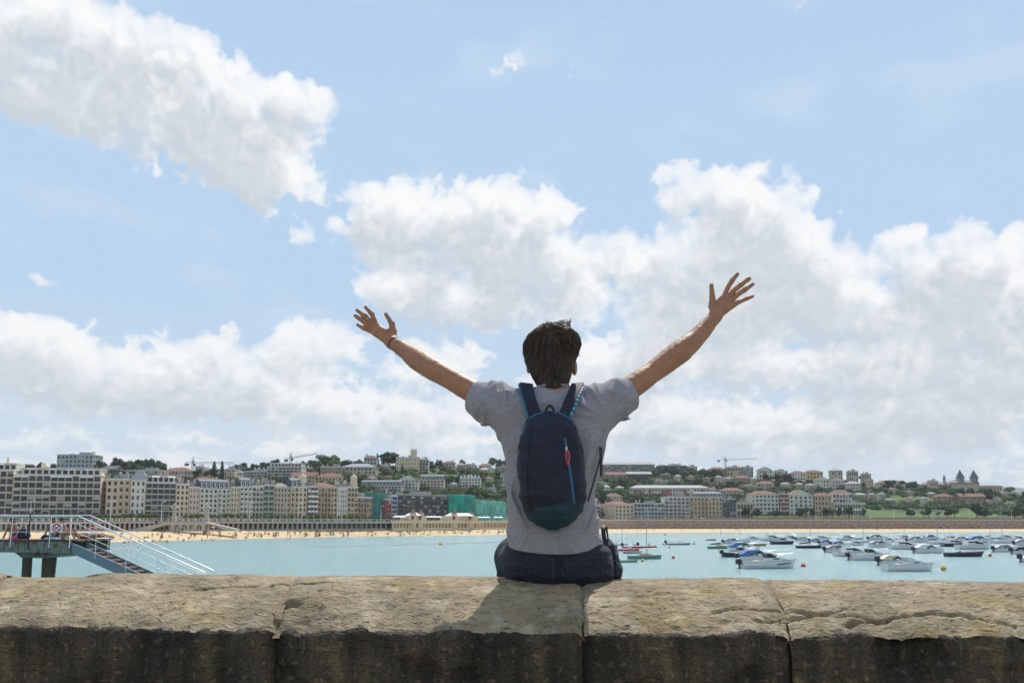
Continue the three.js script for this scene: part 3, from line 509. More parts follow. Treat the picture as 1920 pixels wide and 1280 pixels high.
  part('zip_pull', tube([zp(1063, 843, 0.004), zp(1060.5, 851, 0.006), zp(1062, 861, 0.006), zp(1064.5, 868, 0.005), zp(1065.5, 873, 0.006), zp(1066, 867, 0.007), zp(1068, 858, 0.006), zp(1067.5, 850, 0.006)], 0.0022, 60, 6, true), mat([0.62, 0.05, 0.06], 0.5), zip);
  part('zip_slider', box(0.006, 0.014, 0.005).translate(...zp(1062, 841, 0.004).toArray()), mat([0.5, 0.5, 0.52], 0.3, { metalness: 1 }), zip);
  const ribbon = (L, R, th) => {
    const cl = new THREE.CatmullRomCurve3(L.map((p) => at(...p))), cr = new THREE.CatmullRomCurve3(R.map((p) => at(...p))), S = 40, pos = [], idx = [], uv = [];
    for (let i = 0; i <= S; i++) {
      const a = cl.getPoint(i / S), b = cr.getPoint(i / S), t = cl.getTangent(i / S), n = b.clone().sub(a).cross(t).normalize(); if (n.z < 0 && i === 0) n.negate();
      if (i === 0) ribbon.n = n; else if (n.dot(ribbon.n) < 0) n.negate(); ribbon.n = n;
      for (const p of [a, b, b.clone().addScaledVector(n, th), a.clone().addScaledVector(n, th)]) { pos.push(p.x, p.y, p.z); uv.push(p.x, p.y); }
    }
    for (let i = 0; i < S; i++) for (let k = 0; k < 4; k++) { const a = i * 4 + k, b = i * 4 + (k + 1) % 4; idx.push(a, b, a + 4, b, b + 4, a + 4); }
    const g = new THREE.BufferGeometry(); g.setAttribute('position', new THREE.Float32BufferAttribute(pos, 3)); g.setAttribute('uv', new THREE.Float32BufferAttribute(uv, 2)); g.setIndex(idx); const h = g.toNonIndexed(); h.computeVertexNormals(); return h;
  };
  const sl = part('shoulder_strap', ribbon([[992, 790, 2.90], [985, 762, 2.925], [979, 740, 2.965], [975.5, 727, 3.01], [975, 721, 3.06], [976, 724, 3.12], [978, 745, 3.17]], [[1016, 778, 2.90], [1008, 757, 2.925], [1002, 740, 2.965], [999, 729, 3.01], [999, 724, 3.06], [999, 727, 3.12], [999, 748, 3.17]], 0.009), navy, pack);
  part('strap_trim', tube([[992, 790, 2.893], [984, 762, 2.917], [978, 740, 2.957], [974.5, 726, 3.003], [974, 720, 3.055]].map((p) => at(...p)), 0.0048, 40, 8), blue, sl);
  const sr = part('shoulder_strap', ribbon([[1047, 779, 2.90], [1056, 757, 2.925], [1064, 740, 2.965], [1070, 728, 3.01], [1072, 723, 3.06], [1073, 727, 3.12], [1072, 748, 3.17]], [[1067, 783, 2.90], [1078, 759, 2.925], [1086, 740, 2.965], [1092, 727, 3.01], [1094, 721, 3.06], [1095, 725, 3.12], [1094, 746, 3.17]], 0.009), navy, pack);
  for (let i = 0; i < 16; i++) { const t0 = i / 16, c = new THREE.CatmullRomCurve3([[1068, 783, 2.893], [1079, 759, 2.917], [1087, 740, 2.957], [1093, 727, 3.003]].map((p) => at(...p))); part('strap_trim', bar(c.getPoint(t0), c.getPoint(t0 + 0.062), i % 2 ? 0.0052 : 0.0040, 8), i % 2 ? mat([0.05, 0.30, 0.44], 0.5) : blue, sr); }
  part('handle', tube([[1021, 781, 2.905], [1024, 768, 2.90], [1031, 760, 2.895], [1038, 768, 2.90], [1041, 781, 2.905]].map((p) => at(...p)), 0.0042, 40, 8), black, pack);
  part('black_strip', ribbon([[1123.5, 838, 2.98], [1124.5, 865, 2.97], [1125, 893, 2.97]], [[1128, 838, 2.99], [1128.5, 865, 2.98], [1129, 892, 2.98]], 0.003), black, pack);  // strap tail hanging at the side
  part('black_strip', ribbon([[1127, 848, 2.985], [1115, 892, 2.962], [1101, 938, 2.945]], [[1128.5, 850, 2.985], [1117, 893, 2.964], [1103, 941, 2.947]], 0.003), black, pack);  // thin dark diagonal line on the shirt, drawn as a ribbon

  // ---------------------------------------------------------------- the small dark bag at the person's right hip
  const bag = thing('shoulder_bag', 'small dark blue bag with a black strap loop beside the person\'s hip', 'bag', V(0, 0, 0));
  const bagF0 = rowsField([[1010, 1136, 1144, 3.20, 0.03], [1022, 1131, 1153, 3.20, 0.06], [1045, 1130, 1160, 3.20, 0.08], [1065, 1132, 1166, 3.20, 0.088], [1078, 1134, 1166, 3.20, 0.085], [1086, 1140, 1160, 3.20, 0.06]], 2.6);
  const bagF = (x, y, z) => bagF0(x, y, z) - 0.004 * perlin.noise(x * 30, y * 22, z * 20) - 0.003 * perlin.noise(x * 50, y * 40, z * 40);
  const bm = mat([0.022, 0.028, 0.045], 0.8, { bumpMap: weave, bumpScale: 0.0005 });
  const bb = part('bag_body', surfaceNets(bagF, [at(1124, 1050, 3.1).x, at(1150, 1090, 3.1).y - 0.01, -3.31], [at(1175, 1050, 3.2).x, at(1150, 1005, 3.2).y, -3.09], 0.0045), bm, bag);
  part('strap', ribbon([[1134, 1040, 3.075], [1129, 1010, 3.08], [1127, 992, 3.09], [1130, 985, 3.12], [1135, 992, 3.16], [1139, 1012, 3.18]], [[1141, 1040, 3.075], [1137, 1010, 3.08], [1135, 992, 3.09], [1137, 987, 3.12], [1139, 994, 3.16], [1142, 1014, 3.18]], 0.004), black, bag);
  part('piping', line(bagF, [[1146, 1016], [1153, 1035], [1155, 1060], [1150, 1082]], 0.0022), black, bb);
  part('piping', line(bagF, [[1150, 1050], [1158, 1056], [1165, 1066]], 0.0016), mat([0.2, 0.22, 0.26], 0.7), bb);
}
// ---------------------------------------------------------------- the bay: shore line, promenade line and hill, in photo columns and metres
const lerpT = (tab) => (q) => { let i = 0; while (i < tab.length - 2 && tab[i + 1][0] < q) i++; const [a, b] = [tab[i], tab[i + 1]], t = clamp((q - a[0]) / (b[0] - a[0])); return mix(a[1], b[1], t); };
const shoreD = lerpT([[-400, 232], [0, 250], [250, 267], [340, 289], [500, 328], [700, 383], [930, 432], [1060, 492], [1150, 533], [1500, 587], [1900, 607], [2400, 610]]);
const wallD = lerpT([[-400, 296], [0, 306], [300, 320], [600, 366], [900, 456], [1050, 566], [1200, 640], [1500, 645], [1920, 650], [2400, 650]]);
const deckE = lerpT([[-400, 6.4], [900, 6.6], [1060, 7.6], [1200, 8.8], [2400, 8.9]]), footE = lerpT([[-400, 3], [900, 3], [1150, 2], [2400, 2]]);
const skyY = lerpT([[-400, 884], [0, 882], [200, 884], [350, 893], [480, 888], [600, 874], [680, 868], [760, 878], [850, 874], [950, 880], [1130, 886], [1250, 888], [1350, 894], [1500, 902], [1600, 908], [1700, 914], [1800, 923], [1920, 934], [2100, 946], [2400, 950]]);
const colX = (q, D) => (q - 960) / F * D;
const colOf = (x, z) => 960 + F * x / -z;
function groundY(x, z) {
  const q = colOf(x, z), D = -z, w = wallD(q), run = lerpT([[-400, 400], [1000, 400], [1300, 470], [2400, 520]])(q), top = (982.2 - skyY(q)) / F * (w + 60 + run) + EYE, t = clamp((D - w - 60) / run);
  let y = deckE(q) + (top - deckE(q)) * mix(t, t * t * (3 - 2 * t), 0.55);
  if (D > w + 60 + run) y -= (D - w - 60 - run) * 0.10;
  return y + t * 2.5 * fbm3(x * 0.012, z * 0.012, 3, 3);
}
function onGround(px, py, D0) {                                              // where the sight line of a photo pixel meets the ground
  for (let D = D0 ?? wallD(px) + 12; D < 2200; D += 3) { const p = at(px, py, D); if (p.y <= groundY(p.x, p.z)) { p.y = groundY(p.x, p.z); return p; } }
  const D = wallD(px) + 430, p = at(px, py, D); p.y = groundY(p.x, p.z); return p;
}
function strip(cols, rows, fn, uvScale = 1) {
  const pos = [], uv = [], idx = [];
  for (let i = 0; i <= cols; i++) for (let k = 0; k <= rows; k++) { const p = fn(i / cols, k / rows); pos.push(p.x, p.y, p.z); uv.push(p.x * uvScale, p.z * uvScale); }
  for (let i = 0; i < cols; i++) for (let k = 0; k < rows; k++) { const a = i * (rows + 1) + k, b = a + rows + 1; idx.push(a, b, a + 1, b, b + 1, a + 1); }
  const g = new THREE.BufferGeometry(); g.setAttribute('position', new THREE.Float32BufferAttribute(pos, 3)); g.setAttribute('uv', new THREE.Float32BufferAttribute(uv, 2)); g.setIndex(idx); g.computeVertexNormals(); return g;
}
const grassTex = tex(512, 512, (u, v) => { const a = pf(u * 6, v * 6, 6, 6, 5, 3), b = pf(u * 30, v * 30, 30, 30, 3, 7), k = sst(-0.1, 0.25, a); return [mix(0.17, 0.30, k) + 0.08 * b, mix(0.24, 0.38, k) + 0.08 * b, mix(0.11, 0.14, k) + 0.04 * b]; });
const lawnTex = tex(256, 256, (u, v) => { const a = pf(u * 5, v * 5, 5, 5, 5, 13); return [0.29 + 0.14 * a, 0.37 + 0.12 * a, 0.13 + 0.05 * a]; });
{
  structure('hillside', strip(220, 110, (i, k) => { const q = mix(-420, 2420, i), D = mix(wallD(q) + 4, wallD(q) + 900, Math.pow(k, 1.3)), x = colX(q, D); return V(x, groundY(x, -D), -D); }, 1 / 60), new THREE.MeshStandardMaterial({ map: grassTex, roughness: 1 }));
  const sandTex = tex(512, 512, (u, v) => { const a = pf(u * 6, v * 6, 6, 6, 5, 3), b = pn(u * 60, v * 60, 60, 60, 9); const L = 1 + 0.10 * a + 0.05 * b; return [0.76 * L, 0.67 * L, 0.52 * L]; });
  structure('beach_sand', strip(200, 16, (i, k) => { const q = mix(-400, 2400, i), a = shoreD(q) - 22 + 2.5 * Math.sin(q * 0.021) + 1.5 * Math.sin(q * 0.067), D = mix(a, wallD(q) + 1, k), x = colX(q, D), t = clamp((D - shoreD(q)) / (wallD(q) - shoreD(q)), -0.5, 1); return V(x, t < 0 ? t * 2.2 : footE(q) * Math.pow(t, 0.8) + 0.1 * fbm3(x * 0.08, D * 0.08, 1, 2), -D); }, 1 / 25), new THREE.MeshStandardMaterial({ map: sandTex, roughness: 1 }));
  // a street behind the promenade rail and lawns on the right-hand slope
  structure('promenade_paving', strip(160, 3, (i, k) => { const q = mix(-400, 2400, i), D = wallD(q) + mix(0.5, 38, k), x = colX(q, D); return V(x, groundY(x, -D) + 0.12, -D); }, 1 / 10), mat([0.36, 0.34, 0.31], 0.9));
  const lawn = (name, q0, q1, y0, y1) => structure(name, strip(40, 8, (i, k) => { const q = mix(q0, q1, i), p = onGround(q, mix(y0(i), y1(i), k)); p.y += 0.35; return p; }, 1 / 30), new THREE.MeshStandardMaterial({ map: lawnTex, roughness: 1 }));
  lawn('lawn', 1380, 1870, (t) => 971, (t) => 959 + 4 * Math.sin(t * 11));
  lawn('lawn', 780, 865, (t) => 905 + 3 * t, (t) => 890 + 4 * t);
  lawn('lawn', 1600, 1760, (t) => 944, (t) => 932 + 2 * Math.sin(t * 7));
  lawn('lawn', 1180, 1330, (t) => 973, (t) => 969);
  // far hills over the bay's mouth
  const ridge = (D, q0, q1, yOf, m) => structure('mountain', strip(90, 10, (i, k) => { const q = mix(q0, q1, i), x = colX(q, D), top = (982.2 - yOf(q)) / F * D + EYE; return V(x, mix(-5, top, Math.sin(k * Math.PI / 2)) + (k > 0.3 ? D * 0.004 * fbm3(q * 0.03, k * 3, D, 3) : 0), -D - k * D * 0.15); }, 1 / 400), m);
  const far = new THREE.MeshStandardMaterial({ map: grassTex, roughness: 1 });
  ridge(6500, 1500, 2500, (q) => 897 + 14 * sst(1720, 1860, q) + 16 * sst(1860, 2050, q) + 25 * sst(1700, 1600, q), far);
  ridge(9000, 1300, 2600, (q) => 910 + 10 * Math.sin(q * 0.012), far);
}
// ---------------------------------------------------------------- promenade: arcade on the left, stone sea wall on the right
const stoneWallTex = tex(512, 512, (u, v) => { const a = pf(u * 8, v * 4, 8, 4, 5, 3), b = pn(u * 64, v * 64, 64, 64, 5), row = Math.abs(((v * 10) % 1) - 0.5) > 0.46 ? -0.06 : 0; const L = 0.58 + 0.16 * a + 0.07 * b + row; return [L * 1.06, L * 0.92, L * 0.84]; });
{
  const pale = mat([0.46, 0.42, 0.36], 0.9), rail = mat([0.72, 0.72, 0.70], 0.5), dark = mat([0.07, 0.06, 0.055], 0.95), stone = mat([0.40, 0.35, 0.29], 0.9);
  const arcade = thing('promenade_arcade', 'long arcaded promenade wall with pale pillars and white railing above the sand', 'promenade', V(0, 0, 0));
  const run = (q0, q1, n, fn) => { const l = []; for (let i = 0; i < n; i++) { const a = mix(q0, q1, i / n), b = mix(q0, q1, (i + 1) / n); l.push(fn(a, b)); } return merge(l); };
  const span = (q0, q1, off, y0, y1, th) => { const D0 = wallD(q0) + off, D1 = wallD(q1) + off, a = V(colX(q0, D0), 0, -D0), b = V(colX(q1, D1), 0, -D1), L = a.distanceTo(b), yy0 = (y0(q0) + y0(q1)) / 2, yy1 = (y1(q0) + y1(q1)) / 2; return box(L + 0.05, yy1 - yy0, th).rotateY(-Math.atan2(b.z - a.z, b.x - a.x)).translate((a.x + b.x) / 2, (yy0 + yy1) / 2, (a.z + b.z) / 2); };
  part('back_wall', run(-380, 1062, 60, (a, b) => span(a, b, 6.5, (q) => footE(q) - 2, (q) => deckE(q) - 0.4, 0.6)), stone, arcade);
  part('deck_slab', run(-380, 1062, 60, (a, b) => span(a, b, 3.5, (q) => deckE(q) - 0.75, (q) => deckE(q), 8.6)), pale, arcade);
  part('plinth', run(-380, 1062, 60, (a, b) => span(a, b, 1.0, (q) => footE(q) - 2, (q) => footE(q) + 0.5, 2.2)), stone, arcade);
  part('handrail', run(-380, 1062, 60, (a, b) => span(a, b, -0.6, (q) => deckE(q) + 0.95, (q) => deckE(q) + 1.08, 0.12)), rail, arcade);
  part('railing_mesh', run(-380, 1062, 60, (a, b) => span(a, b, -0.6, (q) => deckE(q) + 0.35, (q) => deckE(q) + 0.45, 0.08)), rail, arcade);
  for (let q = -20; q < 740; q += 9.2) { const D = wallD(q) + 0.2, x = colX(q, D); part('pillar', box(0.62, deckE(q) - footE(q), 0.7, x, (deckE(q) + footE(q)) / 2 - 0.3, -D), pale, arcade); }
  for (let q = -20; q < 1060; q += 13) { const D = wallD(q) - 0.6, x = colX(q, D); part('railing_post', box(0.22, 1.1, 0.22, x, deckE(q) + 0.5, -D), rail, arcade); }
  // ramp bridge with its two pillars
  const ramp = thing('ramp_bridge', 'pale stone ramp bridge sloping down both ways in front of the arcade', 'bridge', V(0, 0, 0));
  {
    const D = wallD(345) - 6, s = new THREE.Shape(), X = (q) => colX(q, D), Y = (py) => at(345, py, D).y;
    s.moveTo(X(250), Y(993)); s.lineTo(X(330), Y(978)); s.lineTo(X(392), Y(978)); s.lineTo(X(452), Y(992)); s.lineTo(X(452), Y(995)); s.lineTo(X(430), Y(994)); s.quadraticCurveTo(X(415), Y(985), X(393), Y(983)); s.lineTo(X(392), Y(996)); s.lineTo(X(330), Y(996)); s.lineTo(X(330), Y(983)); s.quadraticCurveTo(X(308), Y(986), X(292), Y(995)); s.lineTo(X(250), Y(996));
    for (let i = 0; i < 4; i++) { const h = new THREE.Path(), a = X(337 + i * 13.5), b = X(346 + i * 13.5); h.moveTo(a, Y(994)); h.lineTo(a, Y(986)); h.quadraticCurveTo((a + b) / 2, Y(981), b, Y(986)); h.lineTo(b, Y(994)); s.holes.push(h); }
    part('ramp_wall', new THREE.ExtrudeGeometry(s, { depth: 3.5, bevelEnabled: false }).translate(0, 0, -D), pale, ramp);
    for (const q of [331, 391]) {
      const py = part('clock_pillar', merge([box(1.6, 6, 1.6, X(q), footE(q) + 2.2, -D + 1), box(1.1, 3.4, 1.1, X(q), footE(q) + 6.6, -D + 1), box(2.4, 0.4, 1.4, X(q), footE(q) + 8.3, -D + 1)]), stone, ramp);
      part('finial', merge([new THREE.SphereGeometry(0.55, 10, 8).translate(X(q), footE(q) + 9.6, -D + 1), new THREE.CylinderGeometry(0.25, 0.5, 1, 8).translate(X(q), footE(q) + 8.9, -D + 1)]), pale, py);
      for (const sx of [-1, 1]) part('lamp', new THREE.SphereGeometry(0.34, 8, 6).translate(X(q) + sx * 1.1, footE(q) + 8.8, -D + 1), rail, py);
    }
  }
  const sea = thing('stone_embankment', 'long reddish brown stone sea wall above the narrow right-hand beach', 'wall', V(0, 0, 0));
  const g = run(1062, 2400, 50, (a, b) => span(a, b, 0.5, (q) => footE(q) - 3, (q) => deckE(q) - 0.5, 1.2)); { const p = g.attributes.position, u = g.attributes.uv; for (let i = 0; i < p.count; i++) u.setXY(i, p.getX(i) / 14, p.getY(i) / 8); }
  part('wall_face', g, new THREE.MeshStandardMaterial({ map: stoneWallTex, roughness: 0.95 }), sea);
  part('coping', run(1062, 2400, 50, (a, b) => span(a, b, 0.4, (q) => deckE(q) - 0.5, (q) => deckE(q) + 0.1, 1.5)), mat([0.55, 0.52, 0.50], 0.9), sea);
  part('railing', merge([run(1062, 2400, 50, (a, b) => span(a, b, 0.2, (q) => deckE(q) + 1.0, (q) => deckE(q) + 1.12, 0.1)), run(1062, 2400, 50, (a, b) => span(a, b, 0.2, (q) => deckE(q) + 0.5, (q) => deckE(q) + 0.58, 0.1))]), rail, sea);
  for (const [q, h] of [[1598, 5], [1762, 4], [1775, 4], [1822, 5], [1832, 5]]) { const D = wallD(q) - 1, x = colX(q, D); part('stair_flight', box(1.2, 0.5, 8).rotateX(0.6).rotateY(0.9).translate(x, footE(q) + h * 0.5, -D), pale, sea); }
}
// ---------------------------------------------------------------- buildings
const C = { cream: [0.80, 0.67, 0.49], white: [0.82, 0.78, 0.71], beige: [0.73, 0.58, 0.42], tan: [0.61, 0.47, 0.32], stone: [0.59, 0.50, 0.38], brown: [0.45, 0.34, 0.25], grey: [0.53, 0.55, 0.56], pale: [0.74, 0.70, 0.61], dark: [0.14, 0.14, 0.15], blue: [0.24, 0.33, 0.44], green: [0.11, 0.33, 0.26], red: [0.42, 0.14, 0.13], pink: [0.77, 0.59, 0.53], ochre: [0.73, 0.55, 0.27] };
const wallTexture = tex(256, 256, (u, v) => { const a = pf(u * 5, v * 5, 5, 5, 5, 3), st = pf(u * 24, v * 3, 24, 3, 3, 9); const L = 0.92 + 0.14 * a + 0.10 * st; return [L, L * 0.99, L * 0.97]; });
const wallMats = new Map();
const wallMat = (k) => { if (!wallMats.has(k)) wallMats.set(k, new THREE.MeshStandardMaterial({ map: wallTexture, color: lin(...C[k]), roughness: 0.92 })); return wallMats.get(k); };
const glassM = [mat([0.020, 0.026, 0.034], 0.12), mat([0.05, 0.06, 0.07], 0.15), mat([0.03, 0.045, 0.05], 0.2)], blindM = [mat([0.42, 0.40, 0.36], 0.8), mat([0.24, 0.22, 0.20], 0.8), mat([0.55, 0.50, 0.42], 0.8)];
const greenGlass = mat([0.03, 0.11, 0.10], 0.15), blueGlass = mat([0.03, 0.07, 0.13], 0.15);
const slateM = mat([0.10, 0.105, 0.12], 0.7), tileTex = tex(256, 256, (u, v) => { const r = Math.sin(u * Math.PI * 2 * 24) * 0.08, a = pf(u * 8, v * 8, 8, 8, 4, 3); const L = 0.48 + r + 0.2 * a; return [L, L * 0.68, L * 0.58]; }), tileM = new THREE.MeshStandardMaterial({ map: tileTex, roughness: 0.9 }), flatM = mat([0.34, 0.33, 0.32], 0.9), awnM = mat([0.78, 0.76, 0.72], 0.8), ironM = mat([0.06, 0.06, 0.065], 0.6), whiteM = mat([0.70, 0.70, 0.68], 0.8), zincM = mat([0.20, 0.215, 0.235], 0.7);
function gableGeo(w, h, d, hip = 0) {                                           // ridge along x, hip = how far the ridge ends are drawn in
  const a = w / 2, b = d / 2, r = Math.max(0.01, a - hip), P = [[-a, 0, b], [a, 0, b], [a, 0, -b], [-a, 0, -b], [-r, h, 0], [r, h, 0]], f = [[0, 1, 5], [0, 5, 4], [1, 2, 5], [2, 3, 4], [2, 4, 5], [3, 0, 4], [0, 2, 1], [0, 3, 2]], pos = [], uv = [];
  for (const t of f) for (const i of t) { pos.push(...P[i]); uv.push(P[i][0] / 4, (P[i][2] + P[i][1]) / 4); }
  const g = new THREE.BufferGeometry(); g.setAttribute('position', new THREE.Float32BufferAttribute(pos, 3)); g.setAttribute('uv', new THREE.Float32BufferAttribute(uv, 2)); g.computeVertexNormals(); return g;
}
// o: floors, bays, wall, balcony ('' | slab | box | iron), roof (flat | terrace | mansard | hip | gable | tile), ww / wh window shares, each (windows as single parts), glass
const houseRects = [];
function building(name, label, x0, x1, yt, yb, D, o) {
  houseRects.push([x0, x1, yt - 5, yb]);
  const A = at(x0, yb, D), B = at(x1, yb, o.D2 ?? D), dx = B.x - A.x, dz = B.z - A.z, w = Math.hypot(dx, dz), d = o.depth ?? Math.min(16, Math.max(8, w * 0.7));
  const base = o.base ?? Math.min(groundY(A.x, A.z), A.y) - 0.3, h = at(x0, yt, D).y - base, n = o.floors, m = o.bays, t = 0.4;
  const nrm = V(-dz, 0, dx).multiplyScalar(1 / w); if (nrm.z < 0) nrm.negate();
  const g = thing(name, label, 'building', V((A.x + B.x) / 2 - nrm.x * d / 2, base, (A.z + B.z) / 2 - nrm.z * d / 2), -Math.atan2(dz, dx), o.group);
  const foot = Math.max(0, h - n * (o.fh ?? h / n)), fh = (h - foot) / n, bw = w / m, ww = bw * (o.ww ?? 0.55), wh = fh * (o.wh ?? 0.58), z1 = d / 2, wl = [];
  wl.push(box(w, h - 0.02, d - t, 0, h / 2, -t / 2));
  const sill = fh * (1 - (o.wh ?? 0.58)) * 0.5;
  for (let f = 0; f <= n; f++) { const a = f === 0 ? 0 : foot + f * fh - (fh - wh - sill), b = f === n ? h : foot + f * fh + sill; wl.push(box(w, b - a, t, 0, (a + b) / 2, z1 - t / 2)); }
  for (let f = 0; f < n; f++) for (let i = 0; i <= m; i++) { const pw = i === 0 || i === m ? (bw - ww) / 2 : bw - ww, x = i === 0 ? -w / 2 + pw / 2 : i === m ? w / 2 - pw / 2 : -w / 2 + i * bw; wl.push(box(pw, wh + 0.01, t, x, foot + f * fh + sill + wh / 2, z1 - t / 2)); }
  part('wall', merge(wl), wallMat(o.wall), g);
  const pane = new THREE.BoxGeometry(ww, wh, 0.1), all = [[], []], gm = o.glass === 'green' ? [greenGlass] : o.glass === 'blue' ? [blueGlass] : glassM;
  for (let f = 0; f < n; f++) for (let i = 0; i < m; i++) {
    const x = -w / 2 + (i + 0.5) * bw, y = foot + f * fh + sill + wh / 2, blind = rnd() < (o.blind ?? 0.18);
    if (o.each) {
      const p = part('window', pane, gm[Math.floor(rnd() * gm.length)], g); p.position.set(x, y, z1 - t + 0.11);
      if (blind) { const q = rr(0.3, 0.95); part('blind', box(ww * 0.98, wh * q, 0.06, 0, wh * (1 - q) / 2, 0.09), blindM[Math.floor(rnd() * 3)], p); }
    } else all[blind ? 1 : 0].push(pane.clone().translate(x, y, z1 - t + 0.11));
    if (o.awning && rnd() < o.awning) part('awning', box(ww * 1.05, 0.08, 1.3).rotateX(0.5).translate(x, y + wh * 0.42, z1 + 0.6), awnM, g);
  }
  if (!o.each) for (const k of [0, 1]) if (all[k].length) part('windows', merge(all[k]), k ? blindM[0] : gm[0], g).userData.kind = 'stuff';
  if (o.side) { const ss = []; const ns = Math.max(2, Math.round(d / 4)); for (let f = 0; f < n; f++) for (let i = 0; i < ns; i++) for (const s of [-1, 1]) ss.push(box(0.1, wh * 0.9, d / ns * 0.4, s * (w / 2 + 0.01), foot + f * fh + sill + wh / 2, -d / 2 + (i + 0.5) * d / ns)); part('side_windows', merge(ss), glassM[1], g).userData.kind = 'stuff'; }
  const bal = o.balcony;
  if (bal) for (let f = 1; f < n; f++) {
    const y = foot + f * fh, geos = [[], []], pieces = bal === 'slab' ? [[0, w * 0.985]] : [];
    if (bal !== 'slab') for (let i = 0; i < m; i++) if (!o.bset || o.bset.includes(i)) pieces.push([-w / 2 + (i + 0.5) * bw, ww * 1.25]);
    for (const [x, bwid] of pieces) { geos[0].push(box(bwid, 0.18, 1.1, x, y + 0.02, z1 + 0.55)); if (bal === 'box' || o.solid) geos[0].push(box(bwid, 0.85, 0.12, x, y + 0.5, z1 + 1.05)); else { geos[1].push(box(bwid, 0.07, 0.06, x, y + 1.0, z1 + 1.06)); for (let k = 0; k <= Math.round(bwid / 0.45); k++) geos[1].push(box(0.05, 0.95, 0.05, x - bwid / 2 + Math.min(bwid, k * 0.45), y + 0.55, z1 + 1.06)); } }
    const p = part('balcony', merge(geos[0]), o.bmat ?? wallMat(o.wall), g); if (geos[1].length) part('balcony_railing', merge(geos[1]), o.rail ?? ironM, p);
  }
  part('cornice', box(w + 0.5, 0.4, d + 0.5, 0, h + 0.2, 0), o.cornice ?? whiteM, g);
  const r = o.roof ?? 'flat', top = h + 0.4;
  let roof;
  if (r === 'flat') { roof = part('roof', merge([box(w - 0.4, 0.3, d - 0.4, 0, top + 0.15, 0), box(w * 0.3, 2.2, d * 0.35, w * 0.15, top + 1.2, -1), box(w * 0.12, 1.4, 1.5, -w * 0.25, top + 0.8, -2)]), flatM, g); }
  if (r === 'terrace') {
    roof = part('roof', merge([box(w * 0.94, 2.7, d * 0.6, 0, top + 1.35, -d * 0.15), box(w * 0.97, 0.25, d * 0.7, 0, top + 2.8, -d * 0.12)]), wallMat('white'), g);
    for (let i = 0; i < m; i++) { part('penthouse_window', box(w / m * 0.6, 1.7, 0.1, -w * 0.45 + (i + 0.5) * w * 0.9 / m, top + 1.2, d * 0.15 + 0.03), glassM[0], roof); if (i % 3 === 1) part('awning', box(w / m * 1.3, 0.1, 2.2).rotateX(0.25).translate(-w * 0.45 + (i + 0.5) * w * 0.9 / m, top + 2.5, d * 0.15 + 1), awnM, roof); }
  }
  if (r === 'mansard') {
    const s = new THREE.Shape(); s.moveTo(-d / 2, 0); s.lineTo(d / 2, 0); s.lineTo(d / 2 - 1.2, 2.9); s.lineTo(0, 4.2); s.lineTo(-d / 2 + 1.2, 2.9);
    roof = part('roof', new THREE.ExtrudeGeometry(s, { depth: w - 0.3, bevelEnabled: false }).rotateY(Math.PI / 2).translate(-w / 2 + 0.15, top, 0), slateM, g);
    for (let i = 0; i < m; i++) { const dm = part('dormer', box(ww * 0.9, 1.9, 1.4, -w / 2 + (i + 0.5) * bw, top + 1.3, d / 2 - 0.5), whiteM, roof); part('dormer_window', box(ww * 0.55, 1.2, 0.08, -w / 2 + (i + 0.5) * bw, top + 1.35, d / 2 + 0.23), glassM[0], g).name = 'dormer_window'; }
  }
  if (r === 'hip' || r === 'gable' || r === 'zinc' || r === 'slate') roof = part('roof', gableGeo(w + 1, o.rh ?? Math.min(3.2, d * 0.25), d + 1.2, r === 'gable' ? 0 : Math.min(w * 0.45, d * 0.5)).translate(0, top, 0), r === 'zinc' ? zincM : r === 'slate' || (r === 'gable' && (o.wall === 'grey' || o.wall === 'dark')) ? slateM : tileM, g);
  if (r === 'front') { roof = part('roof', gableGeo(d + 1, o.rh ?? w * 0.24, w + 1.4).rotateY(Math.PI / 2).translate(0, top, 0), tileM, g); const s = new THREE.Shape(); s.moveTo(-w / 2, 0); s.lineTo(w / 2, 0); s.lineTo(0, (o.rh ?? w * 0.24) * 0.93); part('gable_wall', new THREE.ExtrudeGeometry(s, { depth: 0.3, bevelEnabled: false }).translate(0, top, d / 2 + 0.25), wallMat(o.wall), g); }
  for (let i = 0; i < (o.chim ?? 2); i++) part('chimney', box(0.8, 2.2, 0.7, w * rr(-0.4, 0.4), top + 2.2 + (r === 'mansard' || r === 'terrace' ? 2 : 0), -d * rr(0, 0.3)), wallMat(o.wall), roof);
  if (o.turret) { const tx = o.turret * (w / 2 - 1.6); part('turret', merge([new THREE.CylinderGeometry(1.7, 1.7, 4.5, 10).translate(tx, top + 2, d / 2 - 1.5), new THREE.SphereGeometry(1.8, 12, 6, 0, Math.PI * 2, 0, Math.PI / 2).translate(tx, top + 4.2, d / 2 - 1.5), new THREE.CylinderGeometry(0.1, 0.3, 1.6, 6).translate(tx, top + 6.5, d / 2 - 1.5)]), wallMat(o.wall), g); }
  return g;
}
const wd = (q, off = 46) => wallD(q) + off;
